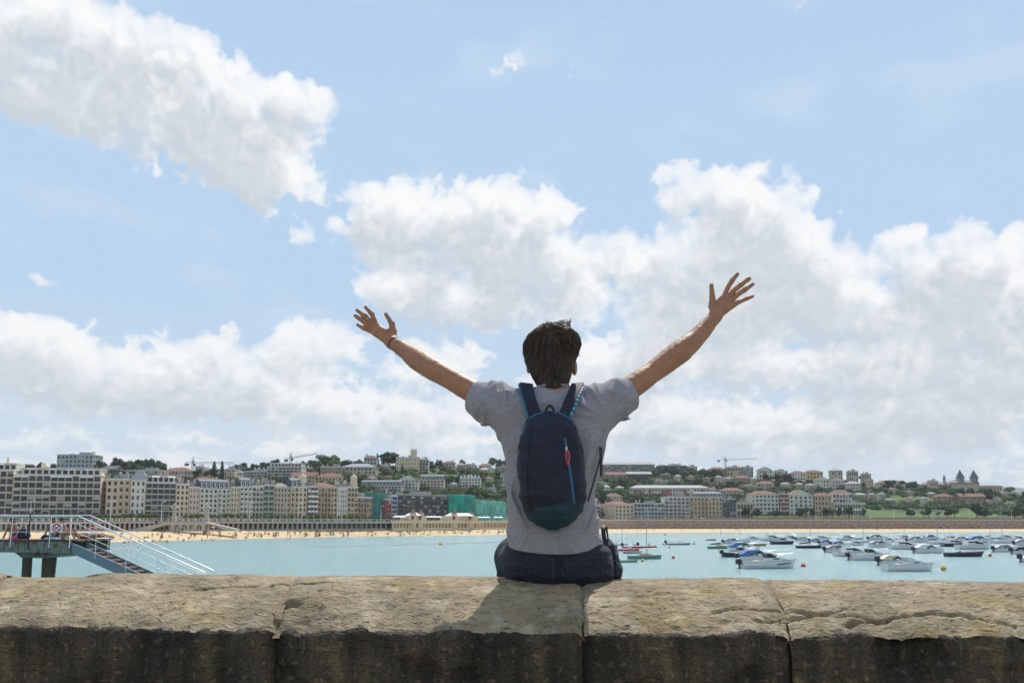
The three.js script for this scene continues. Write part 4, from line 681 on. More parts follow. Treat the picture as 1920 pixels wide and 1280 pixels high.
{
  const F1 = 'apartment_block', row = 'front row above the promenade';
  const f = (label, x0, x1, yt, o) => building(F1, label, x0, x1, yt, 968, wd(x0, o.off), { each: true, D2: wd(x1, o.off), group: undefined, ...o });
  f('cream block with balconies cut off by the left edge of the picture', -70, 20, 881, { floors: 7, bays: 7, wall: 'cream', balcony: 'slab', bmat: whiteM, rail: glassM[1], roof: 'terrace', ww: 0.84, wh: 0.7 });
  f('long cream seafront block with wide balconies and white rooftop awnings, largest on the left', 21, 185, 890, { floors: 7, bays: 12, wall: 'cream', balcony: 'slab', bmat: whiteM, rail: glassM[1], roof: 'terrace', ww: 0.86, wh: 0.72, awning: 0.2, blind: 0.28 });
  f('narrow dark-windowed block squeezed right of the long cream block', 186, 195, 902, { floors: 7, bays: 2, wall: 'brown', ww: 0.7, off: 50 });
  f('beige block with a blank side wall and brown window bays', 196, 241, 899, { floors: 6, bays: 4, wall: 'beige', bset: [2, 3], balcony: 'box', ww: 0.5, roof: 'flat' });
  f('white block with arched-looking tall windows and grey metal roof', 242, 270, 900, { floors: 6, bays: 3, wall: 'white', ww: 0.42, roof: 'zinc', rh: 4.5 });
  f('grey-cream block with long open terraces on every floor', 271, 327, 905, { floors: 7, bays: 5, wall: 'stone', balcony: 'slab', rail: greenGlass, roof: 'terrace', bmat: whiteM, ww: 0.86, wh: 0.7 });
  f('slim beige block behind the first clock pillar', 328, 352, 908, { floors: 7, bays: 3, wall: 'cream', ww: 0.5, roof: 'flat' });
  f('pinkish brown flat-fronted block with small windows', 353, 372, 914, { floors: 6, bays: 3, wall: 'pink', ww: 0.36, wh: 0.45, roof: 'flat' });
  f('off-white block with dark slate mansard behind the second clock pillar', 373, 431, 916, { floors: 7, bays: 7, wall: 'pale', ww: 0.5, roof: 'mansard', balcony: 'box', bset: [4, 6] });
  f('narrow cream block with paired small windows', 432, 447, 914, { floors: 7, bays: 3, wall: 'cream', ww: 0.4, roof: 'flat' });
  f('white block with stacked solid balconies and slate roof', 448, 471, 913, { floors: 7, bays: 3, wall: 'white', balcony: 'box', ww: 0.6, roof: 'mansard' });
  f('white block with dark railings beside the green glass front', 472, 492, 912, { floors: 7, bays: 3, wall: 'white', balcony: 'iron', ww: 0.66, roof: 'flat' });
  f('block with a green glass bay front', 493, 512, 910, { floors: 7, bays: 2, wall: 'stone', glass: 'green', blind: 0, ww: 0.86, wh: 0.7, roof: 'flat' });
  f('grey-beige block with small regular windows and dark roof', 513, 543, 914, { floors: 7, bays: 5, wall: 'stone', ww: 0.45, roof: 'slate' });
  f('ornate cream block with round turret and slate mansard', 544, 574, 913, { floors: 7, bays: 4, wall: 'cream', balcony: 'iron', bset: [0, 1], ww: 0.5, roof: 'mansard', turret: 1 });
  f('brown-grey block with white balcony bands', 575, 594, 913, { floors: 7, bays: 3, wall: 'brown', balcony: 'box', bmat: whiteM, ww: 0.7, roof: 'flat' });
  f('wide brown block with ochre balconies under a tiled roof', 595, 631, 913, { floors: 7, bays: 6, wall: 'tan', balcony: 'iron', bset: [0, 1, 2, 3], ww: 0.55, roof: 'hip' });
  f('bright white block with rows of narrow arched windows', 632, 650, 916, { floors: 7, bays: 4, wall: 'white', ww: 0.38, balcony: 'iron', bset: [1, 2], roof: 'flat' });
  f('cream corner block with rounded turret at the end of the seafront row', 651, 670, 913, { floors: 7, bays: 3, wall: 'cream', balcony: 'slab', ww: 0.7, roof: 'flat', turret: 1 });
  f('low dark brown block next to the scaffolded building', 671, 697, 933, { floors: 5, bays: 5, wall: 'brown', ww: 0.55, balcony: 'iron', bset: [0, 2], roof: 'flat' });
  f('narrow red-brown block between green netting and blue front', 723, 733, 937, { floors: 5, bays: 2, wall: 'red', ww: 0.6, roof: 'flat' });
  f('narrow block with blue glass front', 734, 745, 930, { floors: 6, bays: 1, wall: 'grey', glass: 'blue', blind: 0, ww: 0.85, wh: 0.75, roof: 'flat' });
  f('long dark grey block with horizontal balconies behind the bathhouse', 746, 840, 928, { floors: 6, bays: 12, wall: 'dark', balcony: 'slab', bmat: mat([0.2, 0.2, 0.21], 0.8), ww: 0.82, wh: 0.62, blind: 0.4, roof: 'flat', cornice: flatM });
  // right-hand shore row
  const r = (label, x0, x1, yt, yb, o) => building(F1, label, x0, x1, yt, yb, wd(x0, o.off ?? 70), { each: true, D2: wd(x1, o.off ?? 70), ...o });
  r('grey-white block with open balconies right of the person', 1080, 1152, 947, 972, { floors: 4, bays: 8, wall: 'pale', balcony: 'slab', ww: 0.75, roof: 'flat', D2: 720 });
  r('cream old building with tiled roof beside blue glass block', 1153, 1189, 947, 972, { floors: 4, bays: 5, wall: 'cream', roof: 'hip', ww: 0.45 });
  r('low blue glass block with pale flat roof on the right shore', 1190, 1246, 944, 971, { floors: 4, bays: 9, wall: 'pale', glass: 'blue', blind: 0.1, ww: 0.85, wh: 0.74, roof: 'flat' });
  r('cream-white apartment block with curved-looking balconies', 1247, 1294, 932, 971, { floors: 6, bays: 6, wall: 'white', balcony: 'slab', bmat: whiteM, ww: 0.7, roof: 'flat' });
  r('ornate brown stone block with domed corner on the right shore', 1295, 1356, 932, 970, { floors: 5, bays: 9, wall: 'tan', balcony: 'iron', bset: [0, 3, 4, 8], ww: 0.45, roof: 'mansard', turret: -1 });
  r('narrow dark block with ochre side beside the brown stone block', 1357, 1381, 936, 968, { floors: 5, bays: 4, wall: 'dark', ww: 0.55, roof: 'flat' });
  r('low tan pavilion with wide flat roof', 1383, 1413, 943, 963, { floors: 2, bays: 5, wall: 'beige', ww: 0.7, roof: 'flat', off: 95 });
  r('white terraced apartment block with red roof edges', 1410, 1461, 927, 957, { floors: 5, bays: 7, wall: 'white', balcony: 'box', bmat: whiteM, ww: 0.6, roof: 'hip', off: 120 });
  r('narrow block with red bay windows between white houses', 1462, 1479, 927, 957, { floors: 5, bays: 3, wall: 'red', balcony: 'box', bmat: whiteM, ww: 0.6, roof: 'flat', off: 122 });
  r('tall white chalet with red gabled roof and balconies', 1481, 1525, 929, 958, { floors: 5, bays: 5, wall: 'white', balcony: 'iron', bset: [1, 2, 3], ww: 0.5, roof: 'front', off: 120, chim: 1 });
  r('tan block with hipped tiled roof right of the gabled chalet', 1529, 1560, 930, 954, { floors: 4, bays: 5, wall: 'tan', ww: 0.5, roof: 'hip', off: 120 });
  r('white stepped hotel with stacked terraces', 1563, 1598, 925, 944, { floors: 4, bays: 6, wall: 'white', balcony: 'slab', bmat: whiteM, ww: 0.75, roof: 'hip', off: 135 });
  r('long low white hotel wing with window band', 1566, 1624, 943, 956, { floors: 2, bays: 12, wall: 'pale', ww: 0.75, roof: 'flat', off: 118 });
}
// hillside houses: [x0, x1, roof y, base y, floors, bays, wall, roof, label, extra]
for (const [x0, x1, yt, yb, fl, ba, wall, roof, label, ex] of [
  [104, 172, 853, 892, 5, 9, 'grey', 'flat', 'large grey hilltop block with rooftop aerial', { side: true, glass: 'blue' }],
  [176, 216, 880, 897, 2, 6, 'dark', 'gable', 'row of dark houses with brown roofs below the hilltop trees', {}],
  [228, 300, 882, 897, 2, 12, 'pale', 'flat', 'long white low building on the left hillside', { glass: 'blue', ww: 0.85 }],
  [302, 356, 884, 904, 3, 9, 'pink', 'hip', 'pink house with orange tiled roof under the left crane', {}],
  [362, 391, 899, 911, 2, 5, 'ochre', 'hip', 'small house with bright orange roof among trees', {}],
  [420, 438, 880, 902, 4, 4, 'pink', 'flat', 'plain pinkish tower behind dark cypresses', {}],
  [456, 500, 884, 904, 4, 7, 'white', 'flat', 'white modern stepped apartments, left wing', { balcony: 'slab', ww: 0.85, glass: 'blue' }],
  [500, 564, 875, 903, 5, 9, 'white', 'terrace', 'white modern stepped apartments, taller right wing', { balcony: 'slab', ww: 0.85, glass: 'blue' }],
  [545, 590, 893, 909, 3, 7, 'stone', 'gable', 'stone house with long roof below white apartments', {}],
  [591, 640, 895, 908, 2, 8, 'cream', 'hip', 'cream villa with orange tiled roof on the slope', {}],
  [600, 640, 876, 896, 3, 6, 'brown', 'flat', 'dark brown clad building among hill trees', { ww: 0.2 }],
  [640, 704, 876, 896, 3, 9, 'stone', 'zinc', 'long grey stone villa with pale roof', {}],
  [682, 705, 858, 878, 3, 4, 'grey', 'hip', 'grey house with pyramid roof on the skyline', {}],
  [742, 786, 858, 888, 4, 8, 'cream', 'flat', 'cream castle-like hilltop mansion with square tower', { ww: 0.28, wh: 0.4, tower: true }],
  [786, 803, 862, 888, 5, 3, 'pale', 'flat', 'hilltop annexe with stacked balconies', { balcony: 'slab', ww: 0.8 }],
  [675, 752, 911, 926, 3, 12, 'grey', 'mansard', 'long grey building with rows of dormers above the seafront', {}],
  [746, 784, 900, 922, 4, 6, 'white', 'front', 'white chalet with orange gabled roof on the slope', { balcony: 'iron', bset: [2, 3] }],
  [787, 832, 900, 921, 4, 7, 'pink', 'mansard', 'half-timbered house with steep slate roof', { balcony: 'iron', bset: [1, 4] }],
  [861, 901, 897, 917, 4, 7, 'white', 'flat', 'white battlemented apartment block among trees', { ww: 0.5, merlon: true }],
  [831, 853, 868, 877, 2, 4, 'pink', 'hip', 'small pink villa at the top of the lawn', {}],
  [898, 920, 873, 880, 2, 5, 'white', 'hip', 'white villa half hidden on the wooded skyline', {}],
  [936, 960, 893, 908, 3, 6, 'white', 'flat', 'white block just left of the person on the hillside', {}],
  [1128, 1228, 871, 885, 4, 18, 'grey', 'gable', 'long grey apartment terrace along the skyline', { balcony: 'slab', ww: 0.8 }],
  [1136, 1174, 890, 904, 3, 7, 'brown', 'gable', 'brown terrace houses with pinkish roofs', { balcony: 'slab' }],
  [1176, 1222, 889, 903, 3, 8, 'dark', 'gable', 'dark terrace houses with slate roofs under the skyline terrace', { balcony: 'slab' }],
  [1234, 1288, 873, 885, 3, 9, 'dark', 'flat', 'dark hilltop block with white bays and roof chimneys', { ww: 0.5, chim: 7 }],
  [1288, 1308, 875, 884, 3, 4, 'grey', 'flat', 'grey annexe at the end of the hilltop block', {}],
  [1182, 1330, 915, 930, 2, 26, 'pale', 'zinc', 'very long curved school building with red window panels', { wh: 0.5, red: true, rh: 3 }],
  [1328, 1344, 918, 930, 3, 3, 'white', 'hip', 'small white house with orange roof at the school end', {}],
  [1134, 1167, 931, 944, 3, 6, 'cream', 'hip', 'cream villa with tiled roof above the shore row', {}],
  [1352, 1396, 920, 934, 3, 9, 'stone', 'hip', 'grey-brown villa with hipped roof on the right slope', {}],
  [1330, 1362, 880, 892, 3, 6, 'brown', 'hip', 'brown house with low tiled roof on the right skyline', {}],
  [1364, 1390, 876, 890, 3, 5, 'tan', 'flat', 'brick house under the right crane', {}],
  [1391, 1413, 876, 890, 4, 5, 'grey', 'flat', 'grey cubic house on the right skyline', { balcony: 'slab' }],
  [1424, 1448, 881, 894, 3, 5, 'white', 'front', 'white gabled house with brown roof edge', {}],
  [1380, 1408, 896, 906, 2, 6, 'tan', 'hip', 'orange-roofed long cottage on the right slope', {}],
  [1422, 1453, 907, 918, 2, 6, 'stone', 'hip', 'red-roofed stone cottage on the right slope', {}],
  [1453, 1478, 883, 903, 4, 5, 'pale', 'flat', 'pale tower house with balconies on the right slope', { balcony: 'slab' }],
  [1486, 1511, 887, 901, 3, 5, 'white', 'hip', 'white villa with red pyramid roof', {}],
  [1514, 1544, 885, 904, 3, 5, 'ochre', 'hip', 'ochre villa with overhanging roof', {}],
  [1532, 1556, 900, 918, 3, 4, 'white', 'front', 'white gabled villa, left of a matching pair', {}],
  [1562, 1584, 901, 918, 3, 4, 'white', 'front', 'white gabled villa, right of a matching pair', {}],
  [1590, 1616, 907, 922, 3, 5, 'pale', 'zinc', 'grey-roofed villa with many gables', {}],
  [1650, 1702, 905, 915, 2, 11, 'pink', 'hip', 'long pink building with red roof left of the church', {}],
  [1760, 1790, 931, 945, 3, 6, 'brown', 'hip', 'dark timbered house under the church, left', {}],
  [1802, 1850, 931, 948, 3, 9, 'brown', 'gable', 'dark timbered house under the church, right', {}],
]) {
  const p = onGround((x0 + x1) / 2, yb), D = -p.z;
  const g = building('hillside_house', label, x0, x1, yt, yb, D, { floors: fl, bays: ba, wall, roof, ...ex });
  const w = (x1 - x0) / F * D, hh = at(x0, yt, D).y - g.position.y, d = Math.min(16, Math.max(8, w * 0.7));
  if (ex.tower) part('tower', merge([box(5.5, 8, 5.5, w * 0.22, hh + 3.6, 0), ...[-1, 0, 1].map((s) => box(1.1, 0.9, 5.6, w * 0.22 + s * 2.1, hh + 8, 0))]), wallMat('cream'), g);
  if (ex.merlon) for (let i = 0; i < 6; i++) part('gable_peak', new THREE.ConeGeometry(1.5, 3.2, 4).rotateY(Math.PI / 4).translate(-w / 2 + (i + 0.5) * w / 6, hh + 1.8, d / 2 - 1.2), whiteM, g);
  if (ex.red) for (const [a, n] of [[0.05, 5], [0.24, 2], [0.40, 6], [0.68, 2], [0.92, 2]]) for (let i = 0; i < n; i++) part('red_panel', box(w * 0.016, hh * 0.72, 0.3, -w / 2 + w * (a + i * 0.021), hh * 0.45, d / 2 + 0.12), mat([0.36, 0.10, 0.10], 0.8), g);
}
// smaller houses between them, where the slope is still free
{
  const spots = [[300, 460, 884, 908, 7], [560, 745, 880, 924, 10], [800, 950, 878, 924, 9], [1125, 1200, 895, 940, 7], [1230, 1420, 886, 926, 16], [1400, 1630, 892, 938, 22], [1620, 1760, 908, 946, 9], [1840, 1915, 928, 955, 5]], walls = ['white', 'pale', 'cream', 'beige', 'pink', 'stone', 'brown'], kinds = ['hip', 'flat', 'front', 'slate', 'zinc', 'flat', 'slate'], roofWord = { hip: 'hipped roof', flat: 'flat roof', front: 'gable facing the sea', slate: 'slate roof', zinc: 'grey metal roof', gable: 'ridge roof' }, where = ['left of the white modern apartments', 'below the castle-like mansion', 'on the wooded slope left of the person', 'right of the person', 'around the long school building', 'among the white villas', 'left of the church', 'beyond the church'];
  spots.forEach(([x0, x1, y0, y1, n], k) => { for (let i = 0, t = 0; i < n && t < n * 30; t++) {
    const px = rr(x0, x1), py = rr(y0, y1), w = rr(11, 21), h = rr(7, 12), a = px - w / 2, b = px + w / 2;
    if (houseRects.some(([p, q, r, s]) => a < q + 1 && b > p - 1 && py - h < s + 1 && py > r - 1) || (px > 775 && px < 868 && py > 886 && py < 908)) continue;
    const p = onGround(px, py); if (-p.z > wallD(px) + 455 || -p.z < wallD(px) + 75) continue;
    const wl = walls[Math.floor(rnd() * 7)], rf = kinds[Math.floor(rnd() * 7)];
    building('small_house', 'small ' + wl.replace('pale', 'pale grey').replace('stone', 'stone-coloured') + ' house with ' + roofWord[rf] + ' ' + where[k], a, b, py - h, py, -p.z, { floors: h > 9 ? 3 : 2, bays: Math.round(w / 4), wall: wl, roof: rf, chim: 1, balcony: rnd() < 0.4 ? 'slab' : '', group: 'small houses ' + where[k] }); i++;
  } });
}
// scaffolded buildings under green netting
{
  const net = (c) => new THREE.MeshPhysicalMaterial({ color: lin(...c), roughness: 0.85, transmission: 0.35, thickness: 0, side: THREE.DoubleSide }), polesM = mat([0.35, 0.36, 0.36], 0.5, { metalness: 0.6 });
  const scaffold = (label, x0, x1, yt, off, c, curved) => {
    const D = wd(x0, off), A = at(x0, 968, D), B = at(x1, 968, wd(x1, off)), w = Math.hypot(B.x - A.x, B.z - A.z), base = groundY(A.x, A.z), h = at(x0, yt, D).y - base, n = Math.max(4, Math.round(h / 2.6)), m = Math.max(4, Math.round(w / 3));
    const g = thing('scaffolded_building', label, 'building', V((A.x + B.x) / 2, base, (A.z + B.z) / 2), -Math.atan2(B.z - A.z, B.x - A.x)), nms = [0.85, 1, 1.12, 1.3].map((q) => net(c.map((v) => v * q))), nm = nms[1];
    part('wall', box(w - 1, h - 0.6, 12, 0, h / 2, -7.5), wallMat('stone'), g);
    for (let i = 0; i < m; i++) for (let k = 0; k < n; k++) {
      const cw = w / m, ch = h / n, gg = new THREE.PlaneGeometry(cw * 0.99, ch * 0.985, 4, 3), p = gg.attributes.position;
      for (let v = 0; v < p.count; v++) p.setZ(v, 0.10 * Math.sin(p.getX(v) * 2.1 + i * 1.7 + k) + (curved ? 1.6 * Math.sin(((i % 3) + 0.5 + p.getX(v) / cw) / 3 * Math.PI) : 0));
      gg.computeVertexNormals(); const q = part('net_panel', gg, nms[(i * 5 + k * 3 + (k % 2)) % 4], g); q.position.set(-w / 2 + (i + 0.5) * cw, (k + 0.5) * ch, 0.4);
    }
    for (const s of [-1, 1]) part('net_panel', new THREE.PlaneGeometry(10, h).rotateY(Math.PI / 2).translate(s * w / 2, h / 2, -4.6), nm, g);
    for (let i = 0; i <= m; i++) part('scaffold_pole', new THREE.CylinderGeometry(0.07, 0.07, h + 1, 5).translate(-w / 2 + i * w / m, h / 2 + 0.5, 0.1), polesM, g);
    for (let k = 1; k <= n; k++) part('scaffold_deck', box(w, 0.08, 1.0, 0, k * h / n, -0.55), mat([0.42, 0.36, 0.25], 0.9), g);
    part('roof', box(w - 1, 0.5, 12, 0, h, -7.5), flatM, g);
  };
  scaffold('dark teal scaffolding net on a building right of the low brown block', 697, 722, 923, 50, [0.06, 0.24, 0.22]);
  scaffold('bright green scaffolding net over a block right of the long dark one', 841, 890, 927, 44, [0.02, 0.36, 0.26]);
  scaffold('pale green scalloped netting over a rounded building left of the person', 891, 944, 937, 40, [0.13, 0.42, 0.34], true);
}
// the bathhouse on the beach
{
  const b = thing('bathhouse', 'cream bathhouse pavilion with twin towers and white parasols on the promenade', 'building', V(0, 0, 0)), cm = wallMat('cream');
  const X = (q) => colX(q, wallD(q) - 4), Z = (q) => -(wallD(q) - 4);
  for (let q = 738; q < 955; q += 6) { const y0 = footE(q); part('arcade_pillar', box(0.8, deckE(q) - y0 + 0.6, 0.8, X(q), (deckE(q) + y0) / 2 + 0.2, Z(q)), cm, b); }
  const seg = (q0, q1, y0, y1, th, m, nm) => { const a = V(X(q0), 0, Z(q0)), c = V(X(q1), 0, Z(q1)); return part(nm, box(a.distanceTo(c), y1 - y0, th).rotateY(-Math.atan2(c.z - a.z, c.x - a.x)).translate((a.x + c.x) / 2, (y0 + y1) / 2, (a.z + c.z) / 2 - 0.2), m, b); };
  for (let q = 736; q < 956; q += 20) { seg(q, q + 20, 5.8, 7.2, 1.6, cm, 'parapet'); seg(q, q + 20, 2.0, 3.6, 1.4, cm, 'plinth'); seg(q, q + 20, 3.4, 6.2, 0.3, cm, 'gallery_wall').position.z -= 2.2; }
  for (const q of [775, 789, 852, 882]) { const t = part('tower', merge([box(2.6, 8.2, 2.6, X(q), 6.2, Z(q) - 0.4), box(3.1, 0.5, 3.1, X(q), 10.4, Z(q) - 0.4)]), cm, b); part('tower_roof', new THREE.ConeGeometry(1.9, 2.4, 4).rotateY(Math.PI / 4).translate(X(q), 11.8, Z(q) - 0.4), tileM, t); part('tower_window', box(1.1, 1.6, 0.1, X(q), 8.6, Z(q) + 0.92), glassM[0], t); }
  for (const [q0, q1] of [[757, 790], [832, 888]]) { seg(q0, q1, 7.2, 9.6, 6, cm, 'hall').position.z -= 5; const a = (X(q0) + X(q1)) / 2; part('hall_roof', gableGeo(X(q1) - X(q0) + 1, 1.6, 8, 3).translate(a, 9.6, (Z(q0) + Z(q1)) / 2 - 5.2), whiteM, b); }
  for (const q of [741, 748, 754, 801, 808, 815, 822, 893, 900, 907, 914, 930, 938]) {
    const p = thing('parasol', 'white parasol on the bathhouse terrace', 'parasol', V(X(q), deckE(q), Z(q) - 3.5), 0, 'white terrace parasols');
    part('pole', new THREE.CylinderGeometry(0.05, 0.05, 2.4, 5).translate(0, 1.2, 0), ironM, p); part('canopy', new THREE.ConeGeometry(1.9, 0.8, 8, 1, true).translate(0, 2.6, 0), new THREE.MeshStandardMaterial({ color: lin(0.78, 0.77, 0.75), roughness: 0.9, side: THREE.DoubleSide }), p);
  }
}
// the twin-spired church on its rise
{
  const p = onGround(1800, 921, 900), D = Math.max(1150, -p.z), o = at(1800, 921, D), k = 1.12 * D / F, ch = thing('church', 'large brown stone building with two tall pointed towers on the right skyline', 'church', V(o.x, o.y, o.z)), st = wallMat('stone'), br = wallMat('brown');
  part('nave', box(46 * k, 14 * k, 30, 6 * k, 7 * k, -8), st, ch);
  part('nave_roof', gableGeo(48 * k, 6 * k, 34, 10).translate(6 * k, 14 * k, -8), slateM, ch);
  part('wing', box(58 * k, 11 * k, 18, -35 * k, 5.5 * k, -6), br, ch); part('wing_roof', gableGeo(60 * k, 5 * k, 22, 8).translate(-35 * k, 11 * k, -6), slateM, ch);
  part('wing', box(40 * k, 9 * k, 18, 50 * k, 4.5 * k, -6), st, ch); part('wing_roof', gableGeo(41 * k, 3 * k, 20, 6).translate(50 * k, 9 * k, -6), zincM, ch);
  for (const s of [2, 25]) { const t = part('tower', merge([box(9 * k, 22 * k, 9 * k, s * k, 11 * k, 0), box(10.5 * k, 1.2 * k, 10.5 * k, s * k, 15 * k, 0)]), st, ch); part('spire', new THREE.ConeGeometry(8.2 * k, 14.5 * k, 4).rotateY(Math.PI / 4).translate(s * k, 29 * k, 0), slateM, t); for (const q of [-1, 1]) part('belfry_opening', box(1.7 * k, 4.5 * k, 0.4, s * k + q * 2 * k, 18.6 * k, 4.5 * k), glassM[0], t); }
  const t = part('small_tower', box(3.4 * k, 8 * k, 3.4 * k, -22 * k, 17 * k, -4), st, ch); part('spire', new THREE.ConeGeometry(2.6 * k, 8 * k, 8).translate(-22 * k, 25 * k, -4), slateM, t);
  for (let i = 0; i < 14; i++) part('window', box(1.8 * k, 4 * k, 0.3, (-60 + i * 3.6) * k, 5 * k, 3.1), glassM[0], ch);
  for (let i = 0; i < 8; i++) part('window', box(1.6 * k, 3.4 * k, 0.3, (34 + i * 4.6) * k, 4.6 * k, 3.1), glassM[0], ch);
}
// ---------------------------------------------------------------- trees and planting
const leafM = new THREE.MeshStandardMaterial({ vertexColors: true, roughness: 0.85, side: THREE.DoubleSide }), barkM = mat([0.10, 0.075, 0.055], 0.95);
function crownGeo(lobes, n, size, c0, c1, seed) {
  const keep = seedState; seedState = seed;
  const pos = [], col = [], tot = lobes.reduce((s, l) => s + l[3] * l[4], 0), v = V(0, 0, 0);
  for (let i = 0; i < n; i++) {
    let t = rnd() * tot, L = lobes[0]; for (const l of lobes) { t -= l[3] * l[4]; if (t <= 0) { L = l; break; } }
    v.set(rr(-1, 1), rr(-1, 1), rr(-1, 1)); if (v.lengthSq() > 1 || v.lengthSq() < 0.05) { i--; continue; }
    v.normalize(); const rad = Math.pow(rnd(), 0.25) * (1 + 0.18 * perlin.noise(v.x * 3 + L[0], v.y * 3, v.z * 3 + seed)), c = V(L[0] + v.x * L[3] * rad, L[1] + v.y * L[4] * rad, L[2] + v.z * L[3] * rad);
    const nn = v.clone().add(V(rr(-0.8, 0.8), rr(-0.5, 0.9), rr(-0.8, 0.8))).normalize(), a = V(rr(-1, 1), rr(-1, 1), rr(-1, 1)).cross(nn).normalize(), b = nn.clone().cross(a), s = size * rr(0.6, 1.3), k = rnd();
    const q = [c.clone().addScaledVector(a, s), c.clone().addScaledVector(b, s * 0.7), c.clone().addScaledVector(a, -s), c.clone().addScaledVector(b, -s * 0.7)], cc = c0.map((x, j) => mix(x, c1[j], k));
    for (const j of [0, 1, 2, 0, 2, 3]) { pos.push(q[j].x, q[j].y, q[j].z); col.push(...cc); }
  }
  seedState = keep;
  const g = new THREE.BufferGeometry(); g.setAttribute('position', new THREE.Float32BufferAttribute(pos, 3)); g.setAttribute('color', new THREE.Float32BufferAttribute(col, 3)); g.computeVertexNormals(); return g;
}
function trunkGeo(h, r, limbs) { const l = [bar(V(0, -1.5, 0), V(0, h, 0), r, 7, r * 0.6)]; for (const [x, y, z] of limbs) l.push(bar(V(0, h * 0.75, 0), V(x, y, z), r * 0.5, 5, r * 0.2)); return merge(l); }
const G1 = [0.050, 0.085, 0.028], G2 = [0.115, 0.165, 0.050], D1 = [0.024, 0.045, 0.020], D2 = [0.060, 0.095, 0.036], Y1 = [0.10, 0.14, 0.035], Y2 = [0.19, 0.23, 0.06];
const rndLobes = (n, R, y0, y1, r0, r1, sd) => { const k = seedState; seedState = sd; const l = []; for (let i = 0; i < n; i++) { const a = rr(0, 6.28), q = R * Math.sqrt(rnd()); l.push([Math.cos(a) * q, rr(y0, y1), Math.sin(a) * q, rr(r0, r1), rr(r0, r1) * 0.85]); } seedState = k; return l; };
// every kind is about 10 m tall before scaling
const treeKinds = {
  broad: [[rndLobes(9, 2.6, 4.5, 8, 1.5, 2.4, 11), G1, G2], [rndLobes(11, 3.2, 4, 7.8, 1.3, 2.3, 12), G1, G2], [rndLobes(8, 2.2, 4.5, 8.4, 1.6, 2.5, 13), Y1, G2]].map(([l, a, b], i) => [crownGeo(l, 1250, 0.46, a, b, 21 + i), trunkGeo(5, 0.32, [[1.5, 6.5, 0.6], [-1.6, 6.2, -0.5], [0.2, 7, 1.4]])]),
  dark: [[rndLobes(9, 2.4, 4, 8.2, 1.5, 2.3, 14), D1, D2], [rndLobes(12, 3.4, 3.6, 7.4, 1.3, 2.1, 15), D1, D2]].map(([l, a, b], i) => [crownGeo(l, 1250, 0.46, a, b, 31 + i), trunkGeo(5, 0.34, [[1.7, 6.3, 0.5], [-1.5, 6.4, -0.5]])]),
  light: [[rndLobes(9, 2.7, 4, 7.6, 1.5, 2.3, 16), Y1, Y2]].map(([l, a, b], i) => [crownGeo(l, 1250, 0.46, a, b, 41 + i), trunkGeo(4.5, 0.3, [[1.5, 6, 0.6], [-1.5, 6, -0.4]])]),
  cypress: [[[0, 2.2, 0, 1.1, 2], [0, 4.5, 0, 1.25, 2.4], [0, 6.8, 0, 0.95, 2.2], [0, 8.8, 0, 0.5, 1.3]]].map((l) => [crownGeo(l, 700, 0.3, D1, [0.045, 0.075, 0.035], 51), trunkGeo(2, 0.25, [])]),
  pine: [[[0, 8, 0, 2.8, 1.1], [1.6, 7.4, 0.5, 1.7, 0.8], [-1.7, 7.3, -0.4, 1.8, 0.9], [0.4, 8.8, 0.2, 1.4, 0.8]]].map((l) => [crownGeo(l, 1000, 0.42, D1, D2, 61), trunkGeo(7, 0.26, [[1.5, 7.5, 0.4], [-1.6, 7.4, -0.4]])]),
  tamarisk: [[rndLobes(7, 1.9, 4, 6.5, 1.7, 2.6, 17), [0.075, 0.12, 0.035], [0.14, 0.20, 0.06]]].map(([l, a, b]) => [crownGeo(l, 520, 0.5, a, b, 71), trunkGeo(4, 0.35, [[1, 5, 0], [-1, 5, 0]])]),
};
function tree(kind, label, p, hgt, group, name = 'tree') {
  const v = treeKinds[kind][Math.floor(rnd() * treeKinds[kind].length)], t = thing(name, label, 'tree', p, rr(0, 6.28), group), s = hgt / 10, wide = rr(0.9, 1.2);
  part('trunk', v[1], barkM, t); part('crown', v[0], leafM, t); t.scale.set(s * wide, s, s * wide); return t;
}
const hides = (px, py, s) => houseRects.some(([x0, x1, y0, y1]) => py >= y1 - 1.5 && px + s * 0.33 > x0 && px - s * 0.33 < x1 && py - s * 0.9 < y1 - (y1 - y0) * 0.35);
const onLawn = (px, py) => (px > 1395 && px < 1860 && py > 956 && py < 971) || (px > 782 && px < 862 && py > 890 && py < 906) || (px > 1610 && px < 1755 && py > 933 && py < 943);
const treeLabels = { broad: 'green rounded tree among the hillside houses', dark: 'dark green dense tree among the hillside houses', light: 'light yellow-green tree among the hillside houses', pine: 'flat-topped pine on the hillside', cypress: 'slim dark cypress on the hillside' };
